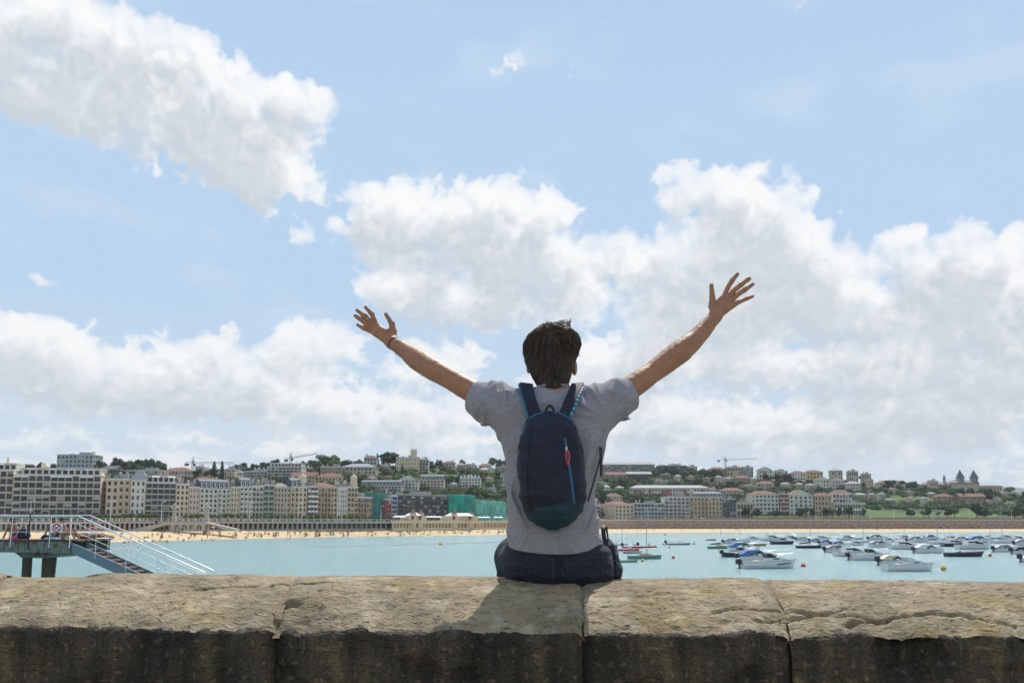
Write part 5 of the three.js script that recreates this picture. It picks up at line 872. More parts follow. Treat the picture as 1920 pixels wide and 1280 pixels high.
{
  let made = 0;
  const planned = [];
  const scatter = (n, x0, x1, y0, y1, s0, s1, kinds) => { for (let i = 0, tries = 0; i < n && tries < n * 12; tries++) { const px = rr(x0, x1), py = rr(y0, y1), s = rr(s0, s1); if (hides(px, py, s) || onLawn(px, py)) continue; planned.push([px, py, s, kinds[Math.floor(rnd() * kinds.length)]]); i++; } };
  const B = ['broad', 'dark', 'broad', 'dark', 'light'];
  scatter(14, -10, 110, 884, 892, 14, 22, ['dark', 'dark', 'broad']); scatter(26, 172, 305, 882, 896, 20, 32, ['dark', 'dark', 'broad']); scatter(12, 330, 400, 894, 906, 14, 24, B); scatter(10, 365, 440, 896, 912, 18, 30, B);
  scatter(8, 440, 520, 880, 890, 16, 26, B); scatter(14, 560, 660, 880, 912, 18, 32, ['broad', 'light', 'broad', 'dark']); scatter(18, 640, 745, 878, 925, 14, 28, B); scatter(6, 715, 745, 872, 880, 20, 30, ['dark', 'pine']);
  scatter(30, 800, 962, 876, 900, 13, 24, B); scatter(34, 832, 962, 900, 940, 16, 28, ['broad', 'light', 'broad', 'dark']);
  scatter(34, 1116, 1200, 905, 950, 15, 26, ['broad', 'light', 'dark']); scatter(50, 1220, 1350, 880, 918, 14, 24, B); scatter(26, 1330, 1480, 892, 928, 14, 22, ['dark', 'dark', 'broad']); scatter(22, 1470, 1620, 900, 930, 10, 17, B);
  scatter(16, 1600, 1720, 900, 916, 12, 20, ['dark', 'pine', 'broad']); scatter(44, 1610, 1800, 920, 945, 9, 16, B); scatter(40, 1740, 1930, 930, 960, 14, 24, ['broad', 'light', 'dark', 'broad']); scatter(24, 1830, 1960, 940, 975, 22, 34, ['dark', 'dark', 'broad']); scatter(10, 1740, 1790, 912, 920, 10, 16, ['dark']);
  for (const [px, py, s, k, l] of [[400, 905, 40, 'cypress', 'tall dark cypress behind the seafront row, left of a pair'], [415, 906, 42, 'cypress', 'tall dark cypress behind the seafront row, right of a pair'], [608, 886, 40, 'broad', 'tall full green tree rising above the skyline left of centre'], [590, 893, 34, 'broad', 'wide rounded green tree beside the white modern apartments'], [707, 876, 26, 'cypress', 'pointed conifer on the skyline left of the castle-like mansion'], [730, 880, 34, 'dark', 'reddish dark tree just left of the castle-like mansion'], [496, 883, 26, 'broad', 'lone round tree on the skyline left of the white apartments'], [754, 892, 22, 'cypress', 'narrow conifer in front of the castle-like mansion'], [1617, 912, 22, 'pine', 'lone pine on the right skyline']]) { const p = onGround(px, py); tree(k, l, p, s / F * -p.z); }
  planned.sort((a, b) => b[2] - a[2]);
  const areas = [[172, 'above the left end of the seafront row'], [310, 'behind the hilltop block on the left'], [445, 'around the cypresses on the left hillside'], [665, 'around the white modern apartments'], [760, 'around the castle-like mansion'], [970, 'on the wooded slope left of the person'], [1205, 'right of the person below the long terrace'], [1350, 'above the long school building'], [1485, 'among the houses under the right crane'], [1625, 'among the white villas on the right slope'], [1740, 'on the grassy slope left of the church'], [1835, 'below the twin-towered church'], [9999, 'at the right edge beyond the church']];
  const looks = { broad: 'green rounded tree ', dark: 'dark green dense tree ', light: 'light yellow-green tree ', pine: 'flat-topped pine ', cypress: 'slim dark cypress ' };
  const rest = [];
  planned.forEach(([px, py, s, k], i) => { const p = onGround(px, py), h = s / F * -p.z; if (i < 235) { const w = areas.find((a) => px < a[0])[1]; tree(k, looks[k] + w, p, h, 'trees ' + w); } else rest.push([p, h, k]); });
  { const im = new THREE.InstancedMesh(treeKinds.broad[1][0], leafM, rest.length), mtx = new THREE.Matrix4(); rest.forEach(([p, h, k], i) => { mtx.makeRotationY(i * 1.7).scale(V(h / 10, h / 10, h / 10)).setPosition(p.x, p.y - h * 0.12, p.z); im.setMatrixAt(i, mtx); im.setColorAt(i, k === 'dark' ? lin(0.5, 0.55, 0.6) : k === 'light' ? lin(1.5, 1.35, 1.1) : lin(1, 1, 1)); }); im.name = 'woodland'; im.castShadow = im.receiveShadow = true; tag(im, 'smaller trees filling the gaps on the wooded hillside', 'woodland', null, 'stuff'); scene.add(im); }
  // clipped tamarisks along the left promenade
  for (let q = 2; q < 735; q += 12.4) { if (q > 322 && q < 340) continue; const D = wallD(q) + 14, p = V(colX(q, D), deckE(q), -D); tree('tamarisk', 'clipped round tamarisk along the left promenade', p, rr(3.6, 4.8), 'promenade tamarisks', 'street_tree'); }
  // trees along the right-hand road
  for (const [q, s, k] of [[1130, 12, 'broad'], [1160, 10, 'dark'], [1205, 9, 'broad'], [1222, 9, 'light'], [1400, 22, 'dark'], [1420, 20, 'dark'], [1443, 14, 'broad'], [1456, 16, 'dark'], [1475, 14, 'broad'], [1500, 20, 'dark'], [1512, 22, 'broad'], [1525, 21, 'dark'], [1551, 20, 'dark'], [1562, 18, 'broad'], [1574, 20, 'dark'], [1592, 22, 'dark'], [1620, 18, 'dark'], [1708, 18, 'dark'], [1733, 16, 'broad'], [1742, 18, 'dark'], [1760, 12, 'broad'], [1778, 20, 'dark'], [1791, 22, 'broad'], [1845, 14, 'dark']]) { const p = onGround(q, 970.5); tree(k, looks[k] + 'beside the lawn behind the right-hand sea wall', p, s / F * -p.z, 'trees behind the right-hand sea wall'); }
  // ground cover that nobody could count
  const bush = crownGeo([[0, 0.9, 0, 1.6, 1.2], [0.9, 0.6, 0.5, 1.0, 0.8], [-0.8, 0.7, -0.3, 1.1, 0.9]], 150, 0.3, G1, G2, 81), spots = [];
  for (let i = 0; i < 9000 && spots.length < 3600; i++) { const px = rr(-20, 1960), lo = skyY(px) + 2, py = mix(lo, 966, Math.pow(rnd(), 0.8)); if (onLawn(px, py) || hides(px, py, 7)) continue; const p = onGround(px, py); spots.push([p, rr(1.0, 2.9)]); }
  const im = new THREE.InstancedMesh(bush, leafM, spots.length), mtx = new THREE.Matrix4();
  spots.forEach(([p, s], i) => { mtx.makeRotationY(i * 2.4).scale(V(s * 1.2, s, s * 1.2)).setPosition(p.x, p.y - 0.2, p.z); im.setMatrixAt(i, mtx); im.setColorAt(i, lin(rr(0.6, 1.25), rr(0.7, 1.2), rr(0.6, 1.1))); });
  im.name = 'hillside_shrubs'; im.castShadow = im.receiveShadow = true; tag(im, 'green shrubs and undergrowth covering the hillside', 'shrubs', null, 'stuff'); scene.add(im);
  const hedge = []; for (let q = 1180; q < 1960; q += 3.4) { const D = wallD(q) + rr(8, 11), p = V(colX(q, D), deckE(q), -D); hedge.push([p, rr(0.9, 1.3)]); }
  const ih = new THREE.InstancedMesh(bush, leafM, hedge.length); hedge.forEach(([p, s], i) => { mtx.makeRotationY(i * 1.9).scale(V(s, s * 0.8, s)).setPosition(p.x, p.y - 0.2, p.z); ih.setMatrixAt(i, mtx); ih.setColorAt(i, lin(0.45, 0.5, 0.45)); });
  ih.name = 'clipped_hedge'; ih.castShadow = ih.receiveShadow = true; tag(ih, 'dark hedge running behind the right-hand sea wall', 'hedge', null, 'stuff'); scene.add(ih);
}
// ---------------------------------------------------------------- cranes, lamps, cars
function crane(label, px, pyTop, pyBase, jibL, jibR, rise) {
  const p = onGround(px, pyBase), D = -p.z, k = D / F, H = at(px, pyTop, D).y - p.y, g = thing('tower_crane', label, 'crane', p), m = mat([0.30, 0.33, 0.36], 0.6), bars = [], s = 0.8;
  for (const [x, z] of [[-s, -s], [s, -s], [s, s], [-s, s]]) bars.push(bar(V(x, 0, z), V(x, H, z), 0.16, 4));
  for (let y = 0; y < H - 2; y += 2) { bars.push(bar(V(-s, y, s), V(s, y + 2, s), 0.08, 4)); bars.push(bar(V(s, y, -s), V(-s, y + 2, -s), 0.08, 4)); }
  part('mast', merge(bars), m, g);
  const yj = H - 3, R = jibR * k, L = jibL * k, jib = [];
  for (const [y, z] of [[0, -0.6], [0, 0.6], [1.2, 0]]) jib.push(bar(V(-L, yj + y - rise * L / R, z), V(R, yj + y + rise, z), 0.16, 4));
  for (let x = 0; x < R; x += 3) { jib.push(bar(V(x, yj + rise * x / R, 0.6), V(Math.min(R, x + 1.5), yj + 1.2 + rise * x / R, 0), 0.08, 4)); jib.push(bar(V(Math.min(R, x + 1.5), yj + 1.2 + rise * x / R, 0), V(Math.min(R, x + 3), yj + rise * x / R, -0.6), 0.08, 4)); }
  part('jib', merge(jib), m, g); part('counterweight', box(3, 2.2, 1.8, -L + 1.5, yj - 0.8 - rise * L / R, 0), mat([0.22, 0.22, 0.22], 0.9), g); part('cab', box(1.6, 2, 1.6, 1.4, yj - 1, 0.6), glassM[1], g); part('tie_bar', merge([bar(V(0, H + 2.5, 0), V(R * 0.6, yj + 1.3 + rise * 0.6, 0), 0.08, 4), bar(V(0, H + 2.5, 0), V(-L, yj + 0.5, 0), 0.08, 4), bar(V(0, yj, 0), V(0, H + 2.5, 0), 0.3, 4)]), m, g);
}
crane('grey tower crane with a long jib over the left hillside', 360, 862, 900, 15, 76, 0); crane('tower crane rising behind the white modern apartments', 544, 853, 888, 12, 48, 4); crane('small distant crane left of the white modern apartments', 448, 875, 894, 6, 16, 2); crane('tower crane on the right-hand skyline', 1361, 858, 892, 15, 60, 1.5);
{
  const lm = mat([0.62, 0.63, 0.62], 0.5), lamp = thing('street_lamp', 'slim white lamp post on the promenade', 'street lamp', V(0, 0, 0), 0, 'promenade lamp posts');
  part('post', new THREE.CylinderGeometry(0.08, 0.14, 7.5, 6).translate(0, 3.75, 0), lm, lamp); part('arm', merge([box(1.6, 0.1, 0.1, 0.5, 7.5, 0)]), lm, lamp); part('lantern', new THREE.SphereGeometry(0.32, 8, 6).scale(1.3, 0.6, 1).translate(1.2, 7.4, 0), lm, lamp);
  [60, 210, 305, 470, 560, 634, 715, 1118, 1166, 1215, 1289, 1387, 1528, 1598, 1673, 1745, 1815, 1893].forEach((q, i) => { const o = i ? lamp.clone() : lamp; if (i) { o.name = numbered('street_lamp'); scene.add(o); } const D = wallD(q) + 2; o.position.set(colX(q, D), deckE(q), -D); });
  const paints = [[0.6, 0.6, 0.6], [0.05, 0.05, 0.06], [0.45, 0.06, 0.05], [0.10, 0.14, 0.25], [0.30, 0.31, 0.32]], names = ['white', 'black', 'red', 'blue', 'grey'];
  const body = new THREE.Shape(); [[-2.1, 0.35], [2.1, 0.35], [2.15, 0.8], [1.2, 0.95], [0.6, 1.42], [-1.1, 1.45], [-1.9, 0.98], [-2.15, 0.9]].forEach(([x, y], i) => i ? body.lineTo(x, y) : body.moveTo(x, y));
  const bodyG = new THREE.ExtrudeGeometry(body, { depth: 1.5, bevelSize: 0.1, bevelThickness: 0.1, bevelSegments: 2 }).translate(0, 0, -0.75), wheelG = new THREE.CylinderGeometry(0.33, 0.33, 0.22, 12).rotateX(Math.PI / 2), winG = box(1.6, 0.36, 1.72, -0.2, 1.16, 0), pm = paints.map((c) => mat(c, 0.3));
  [1196, 1203, 1247, 1262, 1300, 1318, 1325, 1341, 1356, 1372, 1632, 1660, 1690].forEach((q, i) => { const D = wallD(q) + rr(14, 22), k = i % 5, c = thing('parked_car', names[k] + ' car on the road behind the right-hand sea wall', 'car', V(colX(q, D), groundY(colX(q, D), -D) + 0.15, -D), rr(-0.15, 0.15), 'cars along the right-hand road'); part('body', bodyG, pm[k], c); part('window', winG, glassM[0], c); for (const [x, z] of [[-1.3, 0.75], [1.3, 0.75], [-1.3, -0.75], [1.3, -0.75]]) part('wheel', wheelG, ironM, c).position.set(x, 0.33, z); });
}
// ---------------------------------------------------------------- bathers on the sand
{
  const J3 = (l) => { const c = l.map(([a, b, r0, r1]) => [V(...a), V(...b), r0, r1]); return (x, y, z) => { let d = 9; for (const [a, b, r0, r1] of c) d = smin(d, capsule(x, y, z, a, b, r0, r1), 0.05); return d; }; };
  const stand = J3([[[0, 0.95, 0], [0, 1.38, 0], 0.15, 0.17], [[0, 1.45, 0], [0, 1.62, 0], 0.06, 0.105], [[0.09, 0.92, 0], [0.13, 0.48, 0.05], 0.09, 0.06], [[0.13, 0.48, 0.05], [0.13, 0.04, 0], 0.06, 0.05], [[-0.09, 0.92, 0], [-0.15, 0.48, 0.05], 0.09, 0.06], [[-0.15, 0.48, 0.05], [-0.2, 0.04, -0.05], 0.06, 0.05], [[0.2, 1.36, 0], [0.27, 1.08, 0.02], 0.055, 0.045], [[0.27, 1.08, 0.02], [0.2, 0.85, 0.15], 0.045, 0.04], [[-0.2, 1.36, 0], [-0.29, 1.08, 0], 0.055, 0.045], [[-0.29, 1.08, 0], [-0.27, 0.8, 0.08], 0.045, 0.04]]);
  const sit = J3([[[0, 0.15, 0], [0, 0.55, -0.08], 0.16, 0.16], [[0, 0.62, -0.08], [0, 0.8, -0.06], 0.06, 0.105], [[0.1, 0.14, 0.05], [0.14, 0.42, 0.4], 0.09, 0.06], [[0.14, 0.42, 0.4], [0.14, 0.05, 0.62], 0.06, 0.05], [[-0.1, 0.14, 0.05], [-0.14, 0.42, 0.4], 0.09, 0.06], [[-0.14, 0.42, 0.4], [-0.14, 0.05, 0.62], 0.06, 0.05], [[0.2, 0.52, -0.08], [0.2, 0.3, 0.2], 0.05, 0.04], [[-0.2, 0.52, -0.08], [-0.25, 0.05, -0.3], 0.05, 0.04]]);
  const lie = J3([[[-0.45, 0.14, 0], [0, 0.13, 0], 0.15, 0.14], [[-0.55, 0.15, 0], [-0.72, 0.17, 0], 0.06, 0.105], [[0, 0.12, 0.09], [0.45, 0.2, 0.1], 0.09, 0.06], [[0.45, 0.2, 0.1], [0.88, 0.06, 0.1], 0.06, 0.05], [[0, 0.12, -0.09], [0.45, 0.12, -0.1], 0.09, 0.06], [[0.45, 0.12, -0.1], [0.9, 0.06, -0.1], 0.06, 0.05], [[-0.45, 0.12, 0.2], [-0.1, 0.07, 0.3], 0.05, 0.04], [[-0.45, 0.12, -0.2], [-0.1, 0.07, -0.3], 0.05, 0.04]]);
  const pose = { standing: [stand, [-0.4, -0.05, -0.3], [0.4, 1.8, 0.3], 0.045], sitting: [sit, [-0.4, -0.05, -0.45], [0.4, 1.0, 0.75], 0.045], lying: [lie, [-0.9, -0.05, -0.4], [1.0, 0.5, 0.4], 0.045] };
  const suitOf = { standing: new THREE.CylinderGeometry(0.175, 0.19, 0.3, 10).translate(0, 0.9, 0), sitting: new THREE.CylinderGeometry(0.19, 0.2, 0.22, 10).translate(0, 0.16, 0.02), lying: new THREE.CylinderGeometry(0.165, 0.165, 0.3, 10).rotateZ(Math.PI / 2).translate(0, 0.15, 0) };
  const hairOf = { standing: [0, 1.66, -0.02], sitting: [0, 0.84, -0.08], lying: [-0.76, 0.19, 0] };
  const skins = [mat([0.34, 0.19, 0.12], 0.7), mat([0.25, 0.13, 0.08], 0.7), mat([0.42, 0.26, 0.18], 0.7)], suits = [mat([0.04, 0.05, 0.12], 0.8), mat([0.4, 0.05, 0.05], 0.8), mat([0.05, 0.05, 0.05], 0.8), mat([0.08, 0.25, 0.3], 0.8), mat([0.6, 0.58, 0.55], 0.8)], hairM = mat([0.04, 0.028, 0.02], 0.7), hairG = new THREE.SphereGeometry(0.112, 10, 8);
  const geo = {}; for (const k in pose) geo[k] = surfaceNets(...pose[k]);
  const bather = (k, label, p, turn, group) => { const o = thing('person', label, 'person', p, turn, group); part('body', geo[k], skins[Math.floor(rnd() * 3)], o); part('swimwear', suitOf[k], suits[Math.floor(rnd() * 5)], o); part('hair', hairG, hairM, o).position.set(...hairOf[k]); return o; };
  const sandY = (q, D) => { const t = clamp((D - shoreD(q)) / (wallD(q) - shoreD(q)), 0, 1); return footE(q) * Math.pow(t, 0.8); };
  const people = (n, q0, q1, t0, t1, ks) => { for (let i = 0; i < n; i++) { const cl = Math.round(rr(q0, q1) / 26) * 26, q = rnd() < 0.6 ? cl + rr(-6, 6) : rr(q0, q1), t = mix(t0, t1, rnd()), D = mix(shoreD(q), wallD(q), t), k = ks[Math.floor(rnd() * ks.length)]; bather(k, k === 'standing' ? 'person in swimwear standing on the sand' : k === 'sitting' ? 'person in swimwear sitting on the sand' : 'person in swimwear lying on the sand', V(colX(q, D), sandY(q, D) + 0.03, -D), rr(0, 6.28), k + ' beachgoers'); } };
  people(108, 130, 960, 0.02, 0.22, ['standing', 'standing', 'standing', 'sitting']); people(116, 20, 960, 0.2, 0.85, ['standing', 'sitting', 'sitting', 'lying', 'lying']); people(34, 1130, 1720, 0.2, 0.8, ['standing', 'standing', 'sitting']);
  for (let i = 0; i < 34; i++) { const q = i < 26 ? rr(180, 420) : rr(420, 900), D = shoreD(q) - rr(3, 26), o = bather('standing', 'bather standing waist deep in the sea off the left beach', V(colX(q, D), -0.95 - rnd() * 0.3, -D), rr(0, 6.28), 'bathers in the sea'); }
  for (const [q, c, l] of [[176, [0.55, 0.06, 0.04], 'red beach parasol left of the stair rails'], [186, [0.6, 0.2, 0.03], 'orange beach parasol behind the stair rails'], [195, [0.55, 0.10, 0.05], 'red and low beach parasol near the stair rails'], [345, [0.5, 0.52, 0.55], 'pale beach parasol beneath the ramp bridge'], [402, [0.6, 0.25, 0.04], 'orange beach parasol right of the second clock pillar']]) { const D = mix(shoreD(q), wallD(q), 0.75), p = thing('beach_parasol', l, 'parasol', V(colX(q, D), sandY(q, D), -D)); part('pole', new THREE.CylinderGeometry(0.03, 0.03, 2, 5).translate(0, 1, 0), ironM, p); part('canopy', new THREE.ConeGeometry(1.2, 0.5, 8, 1, true).translate(0, 2, 0), new THREE.MeshStandardMaterial({ color: lin(...c), roughness: 0.9, side: THREE.DoubleSide }), p); }
  globalThis.bather = bather;
}
// ---------------------------------------------------------------- boats
const seaD = (py) => EYE * F / (py - 982.2);
function hullGeo(L, B, H, o = {}) {                                             // bow towards +x, waterline at y = 0
  const S = 18, pts = [], idx = [], bow = o.bow ?? 0.5, rows = 6;
  const half = (t) => B / 2 * (t < bow ? mix(o.stern ?? 0.88, 1, Math.sin(t / bow * Math.PI / 2)) : Math.pow(Math.cos((t - bow) / (1 - bow) * Math.PI / 2), 0.75)), sheer = (t) => H * (1 + (o.rise ?? 0.35) * Math.pow(Math.max(0, t - 0.15), 1.8));
  for (let i = 0; i <= S; i++) { const t = i / S, b = Math.max(0.012, half(t)), h = sheer(t), rake = (o.rake ?? 0.10) * L * Math.pow(t, 4); for (let k = 0; k <= rows; k++) { const u = k / rows, w = u < 0.35 ? mix(0.05, 0.72, u / 0.35) : mix(0.72, 1, Math.pow((u - 0.35) / 0.65, 0.7)); const flare = 1 - (1 - w) * (0.6 + 0.4 * t); pts.push([-L / 2 + t * L + rake * (u - 0.4), mix(-0.35, h, u), b * flare * (t > 0.97 ? 0.4 : 1)]); } }
  const n = pts.length, all = [...pts, ...pts.map(([x, y, z]) => [x, y, -z])], R = rows + 1;
  for (let i = 0; i < S; i++) for (let k = 0; k < rows; k++) { const a = i * R + k, b = a + R; idx.push(a, a + 1, b, b, a + 1, b + 1); idx.push(n + a, n + b, n + a + 1, n + b, n + b + 1, n + a + 1); }
  for (let k = 0; k < rows; k++) idx.push(k, n + k, k + 1, n + k, n + k + 1, k + 1);                                          // transom
  const g = new THREE.BufferGeometry(); g.setAttribute('position', new THREE.Float32BufferAttribute(all.flat(), 3)); g.setAttribute('uv', new THREE.Float32BufferAttribute(all.flatMap(([x, y]) => [x, y]), 2)); g.setIndex(idx); const h = g.toNonIndexed(); h.computeVertexNormals();
  return { hull: h, half, sheer, deck: (drop, t0, t1) => { const p = [], ix = [], N = 14; for (let i = 0; i <= N; i++) { const t = mix(t0, t1, i / N), b = half(t) * 0.96, y = sheer(t) - drop, x = -L / 2 + t * L + (o.rake ?? 0.10) * L * Math.pow(t, 4) * 0.6 * (t > 0.9 ? 0.9 : 1); p.push([x, y, b], [x, y + 0.03, 0], [x, y, -b]); } for (let i = 0; i < N; i++) for (const k of [0, 1]) { const a = i * 3 + k; ix.push(a, a + 3, a + 1, a + 1, a + 3, a + 4); } const q = new THREE.BufferGeometry(); q.setAttribute('position', new THREE.Float32BufferAttribute(p.flat(), 3)); q.setAttribute('uv', new THREE.Float32BufferAttribute(p.flatMap((v) => [v[0], v[2]]), 2)); q.setIndex(ix); q.computeVertexNormals(); return q; } };
}
const prism = (pts, w, bev = 0.04) => { const s = new THREE.Shape(); pts.forEach(([x, y], i) => i ? s.lineTo(x, y) : s.moveTo(x, y)); return new THREE.ExtrudeGeometry(s, { depth: w - 2 * bev, bevelEnabled: true, bevelSize: bev, bevelThickness: bev, bevelSegments: 2 }).translate(0, 0, -w / 2 + bev); };
const paint = { white: mat([0.72, 0.72, 0.71], 0.25), navy: mat([0.02, 0.03, 0.07], 0.3), blue: mat([0.06, 0.16, 0.38], 0.4), green: mat([0.12, 0.28, 0.22], 0.4), red: mat([0.42, 0.04, 0.06], 0.6), grey: mat([0.33, 0.35, 0.37], 0.6), ochre: mat([0.35, 0.22, 0.06], 0.5), dark: mat([0.03, 0.03, 0.035], 0.4), cream: mat([0.62, 0.55, 0.42], 0.7), glass: mat([0.015, 0.02, 0.028], 0.08), steel: mat([0.6, 0.6, 0.6], 0.25, { metalness: 0.9 }), wood: mat([0.30, 0.19, 0.10], 0.7), sail: mat([0.10, 0.13, 0.22], 0.8) };
const outboard = (x, g) => { const e = part('outboard', prism([[-0.28, 0.35], [0.2, 0.3], [0.24, 0.75], [0.05, 0.98], [-0.28, 0.92], [-0.34, 0.6]], 0.42, 0.06).translate(x - 0.35, 0.25, 0), paint.dark, g); part('outboard_leg', merge([box(0.18, 0.9, 0.14, x - 0.3, 0.2, 0), box(0.5, 0.05, 0.3, x - 0.4, 0.02, 0)]), paint.dark, e); };
function boat(kind, label, px, py, lenPx, yaw, o = {}) {
  const D = seaD(py), L = lenPx / F * D / Math.max(0.6, Math.abs(Math.cos(yaw))), g = thing(kind.replace('cuddy', 'motorboat').replace('fly', 'cabin_cruiser').replace('rib', 'inflatable_boat').replace('launch', 'open_boat').replace('sail', 'sailing_boat'), label, 'boat', V(colX(px, D), 0, -D), yaw, o.group), m = paint[o.hull ?? 'white'], s = L / 7;
  if (kind === 'rib') {
    const r = 0.26 * s, q = [[-L / 2, 0.9], [L * 0.1, 0.9], [L * 0.36, 0.55], [L / 2, 0], [L * 0.36, -0.55], [L * 0.1, -0.9], [-L / 2, -0.9]].map(([x, z]) => V(x, 0.38 * s + Math.max(0, x) * 0.05, z * s));
    part('tube', tube(q, r, 40, 10), m, g); part('hull', hullGeo(L * 0.96, 1.7 * s, 0.28 * s).hull, paint.grey, g); part('floor', box(L * 0.8, 0.05, 1.5 * s, -L * 0.08, 0.3 * s, 0), paint.grey, g); part('console', prism([[0, 0.3], [0.7, 0.3], [0.5, 1.1], [0.15, 1.1]], 0.7 * s), paint.white, g); outboard(-L / 2, g);
    for (let i = 0; i < (o.seats ?? 0); i++) part('seat', box(0.4, 0.45, 1.0, -L * 0.3 + i * 0.75, 0.55, 0), paint.white, g);
    return g;
  }
  const sail = kind === 'sail', launch = kind === 'launch', H = (sail ? 0.75 : launch ? 0.75 : 0.95) * s, B = (sail ? 2.2 : launch ? 2.0 : 2.5) * s, hu = hullGeo(L, B, H, launch ? { bow: 0.55, stern: 0.7, rise: 0.5 } : sail ? { bow: 0.42, stern: 0.6, rise: 0.3, rake: 0.06 } : {});
  part('hull', hu.hull, m, g);
  for (const sd of [-1, 1]) part('rub_rail', tube(Array.from({ length: 10 }, (_, i) => { const t = i / 9 * 0.97; return V(-L / 2 + t * L + 0.06 * L * Math.pow(t, 4), hu.sheer(t) * 0.97, sd * hu.half(t)); }), 0.04 * s, 24, 5), launch ? paint.wood : paint[o.trim ?? 'grey'], g);
  if (launch) { part('floor', hu.deck(H * 0.7, 0.02, 0.9), paint.wood, g); for (const t of [0.22, 0.48, 0.72]) part('thwart', box(0.3 * s, 0.06, hu.half(t) * 1.9, -L / 2 + t * L, H * 0.75, 0), paint.wood, g); if (o.engine) { part('engine_box', new THREE.SphereGeometry(0.5 * s, 12, 8).scale(1.2, 1, 0.9).translate(-L * 0.12, H * 0.8, 0), paint.dark, g); } return g; }
  part('deck', hu.deck(sail ? 0.04 : 0.06, sail ? 0.02 : 0.42, 0.985), paint.white, g);
  if (!sail) part('cockpit_floor', hu.deck(H * 0.62, 0.02, 0.44), paint.cream, g);
  if (o.stripe) for (const sd of [-1, 1]) part('hull_stripe', prism([[L * 0.10, H * 0.62], [L * 0.40, H * 0.86], [L * 0.36, H * 0.70], [L * 0.12, H * 0.50]], 0.02, 0.003).translate(0, 0, sd * (B / 2 * 0.93)), paint.dark, g);
  if (kind === 'cuddy') {
    const c = part('cabin', prism([[-L * 0.02, H * 0.9], [L * 0.36, H * 1.18], [L * 0.24, H * 1.48], [L * 0.06, H * 1.55], [-L * 0.02, H * 1.5]], B * 0.66, 0.08 * s), paint.white, g);
    const ws = part('windscreen', prism([[-L * 0.04, H * 1.45], [L * 0.14, H * 1.5], [L * 0.02, H * 2.0], [-L * 0.06, H * 2.02]], B * 0.68, 0.03), o.clear ? paint.steel : paint.glass, g);
    part('seat', box(L * 0.1, H * 0.6, B * 0.6, -L * 0.22, H * 0.75, 0), paint.cream, g);
    for (const sd of [-1, 1]) part('cabin_window', box(L * 0.12, H * 0.14, 0.03, L * 0.12, H * 1.3, sd * B * 0.335), paint.glass, c);
    part('bow_rail', tube([V(L * 0.18, H * 1.25, B * 0.42), V(L * 0.2, H * 1.75, B * 0.40), V(L * 0.42, H * 1.95, B * 0.18), V(L * 0.52, H * 2.0, 0), V(L * 0.42, H * 1.95, -B * 0.18), V(L * 0.2, H * 1.75, -B * 0.40), V(L * 0.18, H * 1.25, -B * 0.42)], 0.025, 30, 5), paint.steel, g);
    if (o.canopy) part('canopy', prism([[-L * 0.42, H * 1.0], [-L * 0.02, H * 1.9], [-L * 0.04, H * 2.1], [-L * 0.3, H * 2.0], [-L * 0.46, H * 1.3]], B * 0.76, 0.1), paint[o.canopy], g);
    if (o.arch) part('radar_arch', tube([V(-L * 0.30, H, B * 0.42), V(-L * 0.2, H * 2.4, B * 0.36), V(-L * 0.18, H * 2.55, 0), V(-L * 0.2, H * 2.4, -B * 0.36), V(-L * 0.30, H, -B * 0.42)], 0.06, 24, 6), paint.white, g);
    if (o.engine !== false) outboard(-L / 2, g);
  }
  if (kind === 'fly') {
    const c = part('cabin', prism([[-L * 0.25, H * 0.9], [L * 0.32, H * 1.12], [L * 0.12, H * 1.9], [-L * 0.22, H * 1.95]], B * 0.72, 0.08 * s), paint.white, g);
    part('windscreen', prism([[L * 0.02, H * 1.88], [L * 0.29, H * 1.25], [L * 0.26, H * 1.2], [L * 0.0, H * 1.3]], B * 0.74, 0.03), paint.glass, c);
    for (const sd of [-1, 1]) part('cabin_window', box(L * 0.2, H * 0.3, 0.04, -L * 0.1, H * 1.6, sd * B * 0.362), paint.glass, c);
    if (o.top !== false) { part('flybridge', prism([[-L * 0.24, H * 1.95], [L * 0.06, H * 1.92], [L * 0.02, H * 2.35], [-L * 0.22, H * 2.2]], B * 0.6, 0.06), paint.white, g); part('radar_arch', tube([V(-L * 0.24, H * 1.9, B * 0.3), V(-L * 0.2, H * 2.9, B * 0.26), V(-L * 0.2, H * 2.9, -B * 0.26), V(-L * 0.24, H * 1.9, -B * 0.3)], 0.06, 20, 5), paint.white, g); part('aerial', bar(V(-L * 0.2, H * 2.8, 0), V(-L * 0.24, H * 4.2, 0), 0.025, 4), paint.grey, g); }
    part('bow_rail', tube([V(L * 0.1, H * 1.7, B * 0.42), V(L * 0.42, H * 2.0, B * 0.15), V(L * 0.53, H * 2.0, 0), V(L * 0.42, H * 2.0, -B * 0.15), V(L * 0.1, H * 1.7, -B * 0.42)], 0.025, 24, 5), paint.steel, g);
  }
  if (sail) {
    part('coach_roof', prism([[-L * 0.15, H * 0.95], [L * 0.25, H * 1.0], [L * 0.18, H * 1.35], [-L * 0.12, H * 1.4]], B * 0.5, 0.05), o.hull === 'green' ? paint.wood : paint.white, g);
    const mh = o.mast ?? 9, mast = part('mast', bar(V(L * 0.08, H, 0), V(L * 0.08 + (o.lean ?? 0), H + mh, 0), 0.07, 6, 0.045), paint.grey, g);
    part('boom', bar(V(L * 0.08, H * 1.7, 0), V(-L * 0.4, H * 1.75, 0), 0.06, 6), paint.grey, mast); if (o.furled) part('furled_sail', new THREE.CapsuleGeometry(0.18, L * 0.38, 4, 8).rotateZ(Math.PI / 2 + 0.12).translate(-L * 0.16, H * 2.0, 0), paint.sail, mast);
